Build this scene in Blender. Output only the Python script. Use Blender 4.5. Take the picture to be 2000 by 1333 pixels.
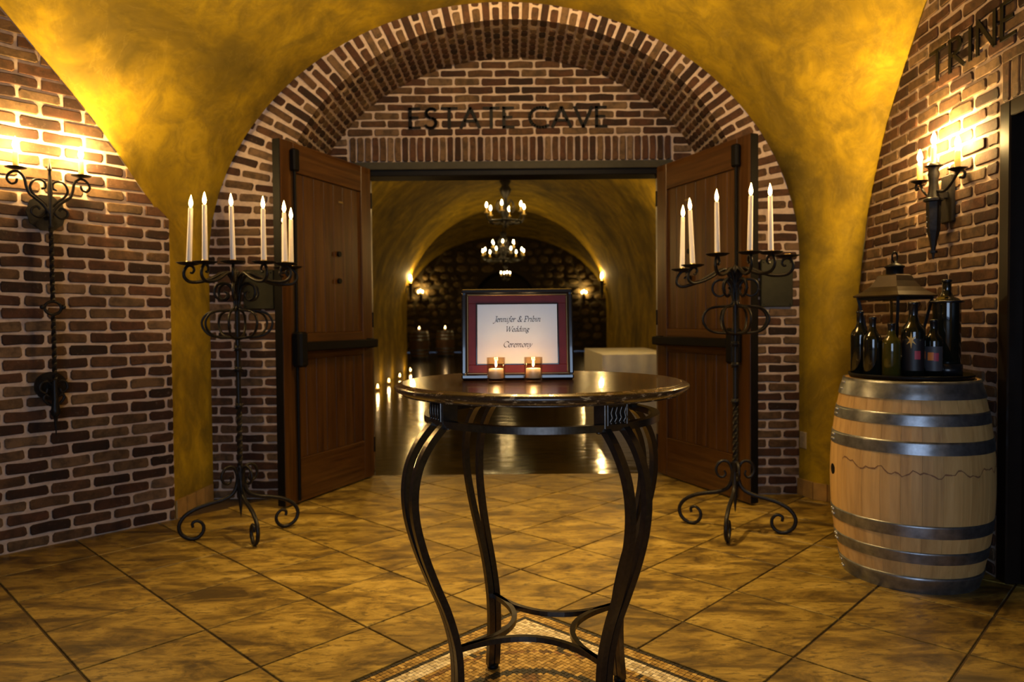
import bpy, bmesh, math, random
from mathutils import Vector, Matrix
random.seed(7)
PI = math.pi
sin, cos, rad = math.sin, math.cos, math.radians
for o in list(bpy.data.objects):
    bpy.data.objects.remove(o, do_unlink=True)
S = bpy.context.scene
C = S.collection

# ------------------------------------------------------------------ camera
cam = bpy.data.cameras.new('camera')
cam.sensor_width = 36.0
cam.lens = 36.0 * 1393.0 / 2000.0
cam.clip_start = 0.05
cam.clip_end = 100
cam.dof.use_dof = True
cam.dof.focus_distance = 2.25
cam.dof.aperture_fstop = 3.2
camo = bpy.data.objects.new('camera', cam)
C.objects.link(camo)
camo.matrix_world = (Matrix.Translation((0, 0, 1.233)) @ Matrix.Rotation(rad(90 - 1.5), 4, 'X')
                     @ Matrix.Rotation(rad(-0.5), 4, 'Z'))
S.camera = camo

# ------------------------------------------------------------------ world, daylight, exposure
W = bpy.data.worlds.new('world')
S.world = W
W.use_nodes = True
W.node_tree.nodes['Background'].inputs[0].default_value = (0.45, 0.62, 1.0, 1)
W.node_tree.nodes['Background'].inputs[1].default_value = 0.25
S.view_settings.view_transform = 'Standard'
S.view_settings.look = 'None'
S.view_settings.gamma = 1
S.view_settings.use_curve_mapping = False
S.view_settings.exposure = 2.0


def light(name, kind, loc, power, col, size=0.05, rot=(0, 0, 0), sy=None, parent=None):
    d = bpy.data.lights.new(name, kind)
    d.energy = power
    d.color = col
    if kind == 'AREA':
        d.shape = 'RECTANGLE'
        d.size = size
        d.size_y = sy or size
    else:
        d.shadow_soft_size = size
    o = bpy.data.objects.new(name, d)
    C.objects.link(o)
    o.location = loc
    o.rotation_euler = rot
    if parent:
        o.parent = parent
    return o


WARM = (1.0, 0.64, 0.22)
FLAME = (1.0, 0.62, 0.26)
# daylight coming in through the open entrance doorway behind the photographer
light('daylight', 'AREA', (-0.3, -2.95, 1.5), 20, (0.56, 0.74, 1.0), 2.6, (rad(90), 0, 0), 2.3)


# ------------------------------------------------------------------ material helpers
def new_mat(name):
    m = bpy.data.materials.new(name)
    m.use_nodes = True
    nt = m.node_tree
    return m, nt, nt.nodes['Principled BSDF']


def N(nt, t, **kw):
    n = nt.nodes.new(t)
    for k, v in kw.items():
        setattr(n, k, v)
    return n


def ramp(nt, fac, stops):
    r = N(nt, 'ShaderNodeValToRGB')
    e = r.color_ramp.elements
    while len(e) < len(stops):
        e.new(0.5)
    for i, (p, c) in enumerate(stops):
        e[i].position = p
        e[i].color = (*c, 1)
    nt.links.new(fac, r.inputs[0])
    return r.outputs[0]


def coords(nt, scale=(1, 1, 1), kind='Object', rot=(0, 0, 0)):
    t = N(nt, 'ShaderNodeTexCoord')
    mp = N(nt, 'ShaderNodeMapping')
    mp.inputs['Scale'].default_value = scale
    mp.inputs['Rotation'].default_value = rot
    nt.links.new(t.outputs[kind], mp.inputs[0])
    return mp.outputs[0]


def noise(nt, vec, scale=5, detail=4, rough=0.55, dist=0.0):
    n = N(nt, 'ShaderNodeTexNoise')
    n.inputs['Scale'].default_value = scale
    n.inputs['Detail'].default_value = detail
    n.inputs['Roughness'].default_value = rough
    n.inputs['Distortion'].default_value = dist
    nt.links.new(vec, n.inputs['Vector'])
    return n.outputs['Fac']


def mix(nt, fac, a, b, blend='MIX'):
    m = N(nt, 'ShaderNodeMix', data_type='RGBA', blend_type=blend)
    for s, v in ((0, fac), (6, a), (7, b)):
        if isinstance(v, (int, float)):
            m.inputs[s].default_value = v
        elif isinstance(v, tuple):
            m.inputs[s].default_value = (*v, 1)
        else:
            nt.links.new(v, m.inputs[s])
    return m.outputs[2]


def math_n(nt, op, a, b=0.0):
    m = N(nt, 'ShaderNodeMath', operation=op)
    for i, v in enumerate((a, b)):
        if isinstance(v, (int, float)):
            m.inputs[i].default_value = v
        else:
            nt.links.new(v, m.inputs[i])
    return m.outputs[0]


def bump(nt, p, h, strength=0.3, dist=0.01):
    b = N(nt, 'ShaderNodeBump')
    b.inputs['Strength'].default_value = strength
    b.inputs['Distance'].default_value = dist
    nt.links.new(h, b.inputs['Height'])
    nt.links.new(b.outputs[0], p.inputs['Normal'])


def piece_random(nt):
    """one value per separate piece: per object and per island"""
    a = N(nt, 'ShaderNodeObjectInfo').outputs['Random']
    b = N(nt, 'ShaderNodeNewGeometry').outputs['Random Per Island']
    return math_n(nt, 'FRACT', math_n(nt, 'ADD', a, b))


def simple(name, col, rough=0.5, metal=0.0, var=0.15, scale=20, spec=0.5, bmp=0.0, coat=0.0):
    m, nt, p = new_mat(name)
    f = noise(nt, coords(nt), scale, 4)
    lo = tuple(c * (1 - var) for c in col)
    hi = tuple(min(1, c * (1 + var)) for c in col)
    nt.links.new(ramp(nt, f, [(0.3, lo), (0.7, hi)]), p.inputs['Base Color'])
    p.inputs['Roughness'].default_value = rough
    p.inputs['Metallic'].default_value = metal
    p.inputs['Specular IOR Level'].default_value = spec
    p.inputs['Coat Weight'].default_value = coat
    if bmp:
        bump(nt, p, f, bmp, 0.005)
    return m


def emit(name, col, strength):
    m, nt, p = new_mat(name)
    p.inputs['Base Color'].default_value = (*col, 1)
    p.inputs['Emission Color'].default_value = (*col, 1)
    p.inputs['Emission Strength'].default_value = strength
    return m


def brick_mat():
    m, nt, p = new_mat('brick')
    r = piece_random(nt)
    base = ramp(nt, r, [(0.0, (0.022, 0.010, 0.006)), (0.22, (0.048, 0.019, 0.010)), (0.45, (0.080, 0.033, 0.016)),
                        (0.68, (0.090, 0.045, 0.020)), (0.86, (0.115, 0.066, 0.030)), (1.0, (0.165, 0.100, 0.055))])
    v = coords(nt, (1, 1, 1), 'Object')
    off = N(nt, 'ShaderNodeVectorMath', operation='ADD')
    cmb = N(nt, 'ShaderNodeCombineXYZ')
    rr = math_n(nt, 'MULTIPLY', r, 40.0)
    for i in range(3):
        nt.links.new(rr, cmb.inputs[i])
    nt.links.new(v, off.inputs[0])
    nt.links.new(cmb.outputs[0], off.inputs[1])
    n1 = noise(nt, off.outputs[0], 16, 5, 0.65)
    n2 = noise(nt, off.outputs[0], 60, 4, 0.7)
    c = mix(nt, ramp(nt, n1, [(0.42, (0, 0, 0)), (0.62, (1, 1, 1))]), base, mix(nt, 0.55, base, (0.012, 0.009, 0.006)))
    c = mix(nt, ramp(nt, n2, [(0.60, (0, 0, 0)), (0.78, (0.55, 0.55, 0.55))]), c, (0.19, 0.135, 0.09))
    nt.links.new(c, p.inputs['Base Color'])
    p.inputs['Roughness'].default_value = 0.85
    p.inputs['Specular IOR Level'].default_value = 0.25
    bump(nt, p, n2, 0.5, 0.004)
    return m


def mortar_mat():
    m, nt, p = new_mat('mortar')
    f = noise(nt, coords(nt), 30, 5, 0.7)
    nt.links.new(ramp(nt, f, [(0.3, (0.36, 0.265, 0.20)), (0.7, (0.52, 0.395, 0.31))]), p.inputs['Base Color'])
    p.inputs['Roughness'].default_value = 0.9
    bump(nt, p, f, 0.5, 0.004)
    return m


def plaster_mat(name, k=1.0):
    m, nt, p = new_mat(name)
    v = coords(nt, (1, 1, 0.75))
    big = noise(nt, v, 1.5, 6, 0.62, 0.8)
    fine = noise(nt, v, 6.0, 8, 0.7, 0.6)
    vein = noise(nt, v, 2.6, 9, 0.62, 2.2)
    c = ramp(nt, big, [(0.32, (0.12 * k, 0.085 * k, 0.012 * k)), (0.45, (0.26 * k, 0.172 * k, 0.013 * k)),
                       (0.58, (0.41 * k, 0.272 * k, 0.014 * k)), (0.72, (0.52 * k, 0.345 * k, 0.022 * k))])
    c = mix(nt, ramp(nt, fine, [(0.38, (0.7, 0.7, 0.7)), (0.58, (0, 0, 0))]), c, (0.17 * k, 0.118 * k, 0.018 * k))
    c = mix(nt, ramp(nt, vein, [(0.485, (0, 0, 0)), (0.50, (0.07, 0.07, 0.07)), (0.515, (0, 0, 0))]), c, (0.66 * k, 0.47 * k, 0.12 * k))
    nt.links.new(c, p.inputs['Base Color'])
    p.inputs['Roughness'].default_value = 0.8
    p.inputs['Specular IOR Level'].default_value = 0.08
    bump(nt, p, fine, 0.12, 0.02)
    return m


def tile_mat():
    m, nt, p = new_mat('tile')
    r = piece_random(nt)
    v = coords(nt, (1, 1, 1), 'Object')
    cmb = N(nt, 'ShaderNodeCombineXYZ')
    rr = math_n(nt, 'MULTIPLY', r, 60.0)
    for i in range(3):
        nt.links.new(rr, cmb.inputs[i])
    off = N(nt, 'ShaderNodeVectorMath', operation='ADD')
    nt.links.new(v, off.inputs[0])
    nt.links.new(cmb.outputs[0], off.inputs[1])
    mp = N(nt, 'ShaderNodeMapping')
    mp.inputs['Scale'].default_value = (1.0, 2.6, 1)
    mp.inputs['Rotation'].default_value = (0, 0, rad(-46))
    nt.links.new(off.outputs[0], mp.inputs[0])
    big = noise(nt, mp.outputs[0], 3.0, 7, 0.68, 0.7)
    fine = noise(nt, mp.outputs[0], 16, 6, 0.7, 0.5)
    c = ramp(nt, big, [(0.36, (0.055, 0.032, 0.006)), (0.46, (0.165, 0.102, 0.016)), (0.56, (0.30, 0.198, 0.034)), (0.70, (0.42, 0.295, 0.070))])
    c = mix(nt, ramp(nt, fine, [(0.36, (0.85, 0.85, 0.85)), (0.50, (0, 0, 0))]), c, (0.070, 0.042, 0.010))
    c = mix(nt, 0.35, c, ramp(nt, r, [(0, (0.55, 0.55, 0.55)), (1, (1, 1, 1))]), 'MULTIPLY')
    nt.links.new(c, p.inputs['Base Color'])
    nt.links.new(math_n(nt, 'ADD', math_n(nt, 'MULTIPLY', fine, 0.3), 0.30), p.inputs['Roughness'])
    bump(nt, p, fine, 0.18, 0.004)
    return m


def wood_mat(name, dark, mid, lightc, axis='Z', rough=0.4, scale=1.0, vary=0.0, coat=0.0):
    m, nt, p = new_mat(name)
    sc = {'X': (0.6, 14, 14), 'Y': (14, 0.6, 14), 'Z': (14, 14, 0.6)}[axis]
    v = coords(nt, tuple(s * scale for s in sc))
    f = noise(nt, v, 2.2, 7, 0.62, 0.6)
    c = ramp(nt, f, [(0.3, dark), (0.5, mid), (0.72, lightc)])
    if vary:
        r = piece_random(nt)
        c = mix(nt, vary, c, ramp(nt, r, [(0, (0.45, 0.45, 0.45)), (1, (1, 1, 1))]), 'MULTIPLY')
    nt.links.new(c, p.inputs['Base Color'])
    p.inputs['Roughness'].default_value = rough
    p.inputs['Coat Weight'].default_value = coat
    bump(nt, p, f, 0.12, 0.004)
    return m


def glass_mat(name, col=(1, 1, 1), rough=0.0, ior=1.45):
    m, nt, p = new_mat(name)
    p.inputs['Base Color'].default_value = (*col, 1)
    p.inputs['Roughness'].default_value = rough
    p.inputs['IOR'].default_value = ior
    p.inputs['Transmission Weight'].default_value = 1.0
    return m


def thin_glass_mat(name, col):
    m, nt, p = new_mat(name)
    nt.nodes.remove(p)
    tr_ = N(nt, 'ShaderNodeBsdfTransparent')
    tr_.inputs[0].default_value = (*col, 1)
    gl = N(nt, 'ShaderNodeBsdfGlossy')
    gl.inputs['Roughness'].default_value = 0.02
    lw_ = N(nt, 'ShaderNodeLayerWeight')
    fc = math_n(nt, 'ADD', math_n(nt, 'MULTIPLY', math_n(nt, 'POWER', lw_.outputs['Facing'], 3.0), 0.8), 0.05)
    mx = N(nt, 'ShaderNodeMixShader')
    nt.links.new(fc, mx.inputs[0])
    nt.links.new(tr_.outputs[0], mx.inputs[1])
    nt.links.new(gl.outputs[0], mx.inputs[2])
    nt.links.new(mx.outputs[0], nt.nodes['Material Output'].inputs['Surface'])
    return m


def cave_floor_mat():
    m, nt, p = new_mat('polished_floor')
    v = coords(nt, (1, 1, 1))
    big = noise(nt, v, 1.1, 6, 0.6, 0.6)
    rip = noise(nt, coords(nt, (1, 2.2, 1)), 2.4, 3, 0.5, 0.4)
    nt.links.new(ramp(nt, big, [(0.35, (0.010, 0.006, 0.002)), (0.55, (0.030, 0.018, 0.005)), (0.75, (0.07, 0.043, 0.012))]), p.inputs['Base Color'])
    p.inputs['Roughness'].default_value = 0.12
    p.inputs['Specular IOR Level'].default_value = 0.35
    p.inputs['Specular Tint'].default_value = (1.0, 0.76, 0.36, 1)
    bump(nt, p, rip, 0.10, 0.05)
    return m


M = dict(
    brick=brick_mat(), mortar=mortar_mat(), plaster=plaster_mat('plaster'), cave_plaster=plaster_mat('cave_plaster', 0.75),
    tile=tile_mat(), grout=simple('grout', (0.055, 0.032, 0.012), 0.85),
    iron=simple('wrought_iron', (0.012, 0.010, 0.009), 0.42, 0.3, 0.35, 60, spec=0.25, bmp=0.25),
    black=simple('black_paint', (0.004, 0.0035, 0.0035), 0.5, spec=0.12),
    steel=simple('galvanised_steel', (0.25, 0.26, 0.28), 0.36, 0.9, 0.3, 25),
    rivet=simple('rivet', (0.5, 0.5, 0.5), 0.3, 0.9),
    lintel=simple('lintel_paint', (0.040, 0.036, 0.023), 0.5, spec=0.15),
    door=wood_mat('door_wood', (0.026, 0.009, 0.002), (0.060, 0.023, 0.004), (0.100, 0.043, 0.008), 'Z', 0.36, 1.0, 0.25),
    door_rail=wood_mat('door_rail_wood', (0.026, 0.009, 0.002), (0.060, 0.023, 0.004), (0.096, 0.041, 0.008), 'X', 0.36),
    dark_door=simple('dark_door_paint', (0.010, 0.006, 0.004), 0.35, spec=0.25),
    oak=wood_mat('oak', (0.38, 0.215, 0.070), (0.52, 0.315, 0.110), (0.62, 0.39, 0.150), 'Z', 0.6, 1.0, 0.22),
    old_oak=wood_mat('old_oak', (0.07, 0.03, 0.012), (0.13, 0.06, 0.022), (0.18, 0.09, 0.035), 'Z', 0.6, 1.0, 0.2),
    stain=simple('wine_stain', (0.20, 0.095, 0.04), 0.7),
    tabletop=wood_mat('dark_table_wood', (0.028, 0.011, 0.006), (0.050, 0.020, 0.010), (0.075, 0.032, 0.015), 'X', 0.24, 1.0, 0, 0.35),
    bronze=simple('dark_bronze', (0.085, 0.072, 0.062), 0.27, 0.9, 0.25, 80),
    maroon=simple('maroon_lacquer', (0.125, 0.014, 0.014), 0.5, spec=0.2),
    frame_black=simple('black_lacquer', (0.012, 0.010, 0.010), 0.16, coat=0.6),
    gold_edge=simple('gold_edge', (0.16, 0.09, 0.03), 0.35, 0.6),
    paper=simple('paper', (0.72, 0.76, 0.80), 0.8, 0, 0.02),
    ink=simple('ink', (0.03, 0.03, 0.035), 0.8),
    wax=simple('white_wax', (0.82, 0.75, 0.68), 0.5, 0, 0.03),
    wick=simple('wick', (0.02, 0.015, 0.01), 0.9),
    flame=emit('candle_flame', (1.0, 0.58, 0.17), 14),
    bulb=emit('flame_bulb', (1.0, 0.74, 0.36), 20),
    far_bulb=emit('far_flame_bulb', (1.0, 0.72, 0.30), 22),
    candle_tube=simple('candle_sleeve', (0.62, 0.42, 0.12), 0.5),
    glass=thin_glass_mat('clear_glass', (0.93, 0.93, 0.92)), votive_glass=thin_glass_mat('warm_glass', (0.93, 0.84, 0.72)),
    bottle=simple('dark_bottle_glass', (0.006, 0.007, 0.005), 0.06, 0, 0.2, 5, 0.8),
    olive_bottle=simple('olive_bottle_glass', (0.050, 0.042, 0.006), 0.06, 0, 0.2, 5, 0.8),
    foil=simple('black_foil', (0.012, 0.012, 0.014), 0.25, 0.2),
    label_dark=simple('dark_label', (0.008, 0.006, 0.008), 0.5),
    label_grey=simple('grey_label', (0.055, 0.05, 0.055), 0.5),
    gold=simple('gold_print', (0.55, 0.36, 0.10), 0.4, 0.3),
    red=simple('red_print', (0.40, 0.035, 0.06), 0.5),
    orange=simple('orange_print', (0.75, 0.20, 0.03), 0.5),
    copper=simple('aged_copper', (0.040, 0.027, 0.015), 0.38, 0.5, 0.3, 12),
    cloth=simple('white_cloth', (0.82, 0.79, 0.72), 0.85, 0, 0.05, 8),
    plaque=simple('dark_plaque', (0.026, 0.025, 0.014), 0.5, 0.1, spec=0.15),
    brass=simple('brass', (0.42, 0.30, 0.12), 0.35, 0.8),
    cave_floor=cave_floor_mat(),
    stone=None, stone_bed=simple('stone_bedding', (0.055, 0.040, 0.016), 0.9),
    outlet=simple('outlet_cover', (0.36, 0.29, 0.18), 0.5),
    base_tile=simple('base_tile', (0.34, 0.20, 0.06), 0.5, 0, 0.3, 9),
    m_black=simple('mosaic_black', (0.020, 0.016, 0.012), 0.4), m_gold=None, m_white=None, m_brown=None,
)


def island_mat(name, stops, rough=0.5):
    m, nt, p = new_mat(name)
    nt.links.new(ramp(nt, piece_random(nt), stops), p.inputs['Base Color'])
    p.inputs['Roughness'].default_value = rough
    return m


M['stone'] = island_mat('field_stone', [(0, (0.05, 0.032, 0.010)), (0.5, (0.10, 0.068, 0.022)), (1, (0.20, 0.135, 0.05))], 0.85)
M['m_gold'] = island_mat('mosaic_gold', [(0, (0.16, 0.09, 0.02)), (0.5, (0.33, 0.20, 0.045)), (1, (0.50, 0.33, 0.10))], 0.4)
M['m_white'] = island_mat('mosaic_cream', [(0, (0.34, 0.26, 0.14)), (0.6, (0.60, 0.50, 0.32)), (1, (0.78, 0.68, 0.48))], 0.4)
M['m_brown'] = island_mat('mosaic_brown', [(0, (0.07, 0.034, 0.012)), (0.5, (0.14, 0.070, 0.022)), (1, (0.26, 0.12, 0.035))], 0.4)


# ------------------------------------------------------------------ mesh builder
class MB:
    def __init__(s):
        s.v, s.f, s.m, s.sm = [], [], [], []

    def add(s, vs, fs, mi=0, smooth=False):
        b = len(s.v)
        s.v += [tuple(v) for v in vs]
        for f in fs:
            s.f.append(tuple(i + b for i in f))
            s.m.append(mi)
            s.sm.append(smooth)
        return s

    def box(s, x0, x1, y0, y1, z0, z1, c=0.0, mi=0):
        if c <= 0:
            vs = [(x, y, z) for x in (x0, x1) for y in (y0, y1) for z in (z0, z1)]
            return s.add(vs, [(0, 1, 3, 2), (4, 6, 7, 5), (0, 4, 5, 1), (2, 3, 7, 6), (0, 2, 6, 4), (1, 5, 7, 3)], mi)
        bm = bmesh.new()
        bmesh.ops.create_cube(bm, size=1)
        for v in bm.verts:
            v.co = Vector(((x0 + x1) / 2 + v.co.x * (x1 - x0), (y0 + y1) / 2 + v.co.y * (y1 - y0), (z0 + z1) / 2 + v.co.z * (z1 - z0)))
        bmesh.ops.bevel(bm, geom=bm.edges[:], offset=c, segments=1, affect='EDGES')
        bm.verts.index_update()
        s.add([v.co[:] for v in bm.verts], [[v.index for v in f.verts] for f in bm.faces], mi)
        bm.free()
        return s

    def obox(s, p, q, w, h, up=(0, 0, 1), mi=0):
        """a bar from p to q of width w and height h"""
        p, q = Vector(p), Vector(q)
        t = (q - p).normalized()
        side = t.cross(Vector(up)).normalized()
        u = side.cross(t)
        vs = []
        for e in (p, q):
            for a, b in ((-1, -1), (1, -1), (1, 1), (-1, 1)):
                vs.append(e + side * a * w / 2 + u * b * h / 2)
        return s.add(vs, [(3, 2, 1, 0), (4, 5, 6, 7), (0, 1, 5, 4), (1, 2, 6, 5), (2, 3, 7, 6), (3, 0, 4, 7)], mi)

    def tube(s, path, r, n=8, closed=False, twist=0.0, mi=0, up=None, smooth=True, w=None, ph=None):
        """sweep; r number or list; n=4 gives a square bar; w = width factor of the second axis"""
        P = [Vector(p) for p in path]
        k = len(P)
        R = r if isinstance(r, (list, tuple)) else [r] * k
        T = []
        for i in range(k):
            a = P[(i - 1) % k] if closed or i > 0 else P[i]
            b = P[(i + 1) % k] if closed or i < k - 1 else P[i]
            T.append((b - a).normalized())
        ref = Vector(up) if up else (Vector((0, 0, 1)) if abs(T[0].z) < 0.9 else Vector((1, 0, 0)))
        u = (ref - T[0] * ref.dot(T[0])).normalized()
        vs = []
        p0 = (PI / 4 if n == 4 else 0) if ph is None else ph
        for i in range(k):
            u = (u - T[i] * u.dot(T[i])).normalized()
            wv = T[i].cross(u)
            for j in range(n):
                a = 2 * PI * j / n + p0 + twist * i
                vs.append(P[i] + (u * cos(a) + wv * sin(a) * (w or 1)) * R[i])
        fs = []
        for i in range(k if closed else k - 1):
            for j in range(n):
                a, b = i * n + j, i * n + (j + 1) % n
                c, d = ((i + 1) % k) * n + (j + 1) % n, ((i + 1) % k) * n + j
                fs.append((a, b, c, d))
        s.add(vs, fs, mi, smooth and n > 4)
        if not closed:
            s.add(vs[:n], [tuple(range(n))[::-1]], mi)
            s.add(vs[-n:], [tuple(range(n))], mi)
        return s

    def lathe(s, prof, n=24, c=(0, 0, 0), mi=0, smooth=True, a0=0.0, a1=2 * PI):
        full = abs(a1 - a0 - 2 * PI) < 1e-6
        kk = n if full else n + 1
        vs, fs = [], []
        for (r, z) in prof:
            for j in range(kk):
                a = a0 + (a1 - a0) * j / n
                vs.append((c[0] + r * cos(a), c[1] + r * sin(a), c[2] + z))
        for i in range(len(prof) - 1):
            for j in range(n):
                j2 = (j + 1) % kk
                fs.append((i * kk + j, i * kk + j2, (i + 1) * kk + j2, (i + 1) * kk + j))
        s.add(vs, fs, mi, smooth)
        return s

    def prism(s, poly, y0, y1, mi=0):
        """poly of (x, z) extruded along y"""
        n = len(poly)
        vs = [(x, y0, z) for x, z in poly] + [(x, y1, z) for x, z in poly]
        fs = [tuple(range(n)), tuple(range(2 * n - 1, n - 1, -1))]
        for i in range(n):
            j = (i + 1) % n
            fs.append((i, i + n, j + n, j))
        return s.add(vs, fs, mi)

    def sphere(s, c, r, n=10, sz=1.0, mi=0):
        prof = [(r * sin(PI * i / (n // 2 + 2)) + 1e-5, -r * sz * cos(PI * i / (n // 2 + 2))) for i in range(n // 2 + 3)]
        return s.lathe(prof, n, c, mi)

    def mesh(s, name, mats):
        me = bpy.data.meshes.new(name)
        me.from_pydata(s.v, [], s.f)
        for m in (mats if isinstance(mats, (list, tuple)) else [mats]):
            me.materials.append(M[m] if isinstance(m, str) else m)
        me.polygons.foreach_set('material_index', s.m)
        me.polygons.foreach_set('use_smooth', s.sm)
        bm = bmesh.new()
        bm.from_mesh(me)
        bmesh.ops.recalc_face_normals(bm, faces=bm.faces)
        bm.to_mesh(me)
        bm.free()
        me.update()
        return me

    def build(s, name, mats, parent=None, loc=None, rot=None):
        return link(name, s.mesh(name, mats), parent, loc, rot)


def link(name, me, parent=None, loc=None, rot=None, scale=None):
    o = bpy.data.objects.new(name, me)
    C.objects.link(o)
    if parent:
        o.parent = parent
    if loc:
        o.location = loc
    if rot:
        o.rotation_euler = rot
    if scale:
        o.scale = scale
    return o


def tag(o, label, cat, group=None):
    o['label'] = label
    o['category'] = cat
    if group:
        o['group'] = group
    return o


def thing(name, label, cat, loc=(0, 0, 0), rz=0.0, group=None, rx=0.0):
    o = link(name, None, None, loc, (rx, 0, rz))
    o.empty_display_size = 0.1
    return tag(o, label, cat, group)


def struct(o, label):
    o['kind'] = 'structure'
    o['label'] = label
    return o


def dup(root, loc, rz=None, label=None):
    r = root.copy()
    C.objects.link(r)
    r.location = loc
    if rz is not None:
        r.rotation_euler.z = rz
    if label:
        r['label'] = label
    for ch in list(root.children):
        c = ch.copy()
        C.objects.link(c)
        c.parent = r
        for g in list(ch.children):
            d = g.copy()
            C.objects.link(d)
            d.parent = c
    return r


def lerp(a, b, t):
    return a + (b - a) * t


def smooth_path(pts, k=5):
    """Catmull-Rom through points of any dimension"""
    out = []
    n = len(pts)
    for i in range(n - 1):
        p0, p1, p2, p3 = pts[max(i - 1, 0)], pts[i], pts[i + 1], pts[min(i + 2, n - 1)]
        for j in range(k):
            t = j / k
            out.append(tuple(0.5 * (2 * b + (c - a) * t + (2 * a - 5 * b + 4 * c - d) * t * t + (3 * b - a - 3 * c + d) * t ** 3)
                             for a, b, c, d in zip(p0, p1, p2, p3)))
    out.append(tuple(pts[-1]))
    return out


# ------------------------------------------------------------------ lettering: pen strokes with a broad nib
def arc(cx, cy, rx, ry, a0, a1, n=12):
    return [(cx + rx * cos(rad(a0 + (a1 - a0) * i / n)), cy + ry * sin(rad(a0 + (a1 - a0) * i / n))) for i in range(n + 1)]


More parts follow.
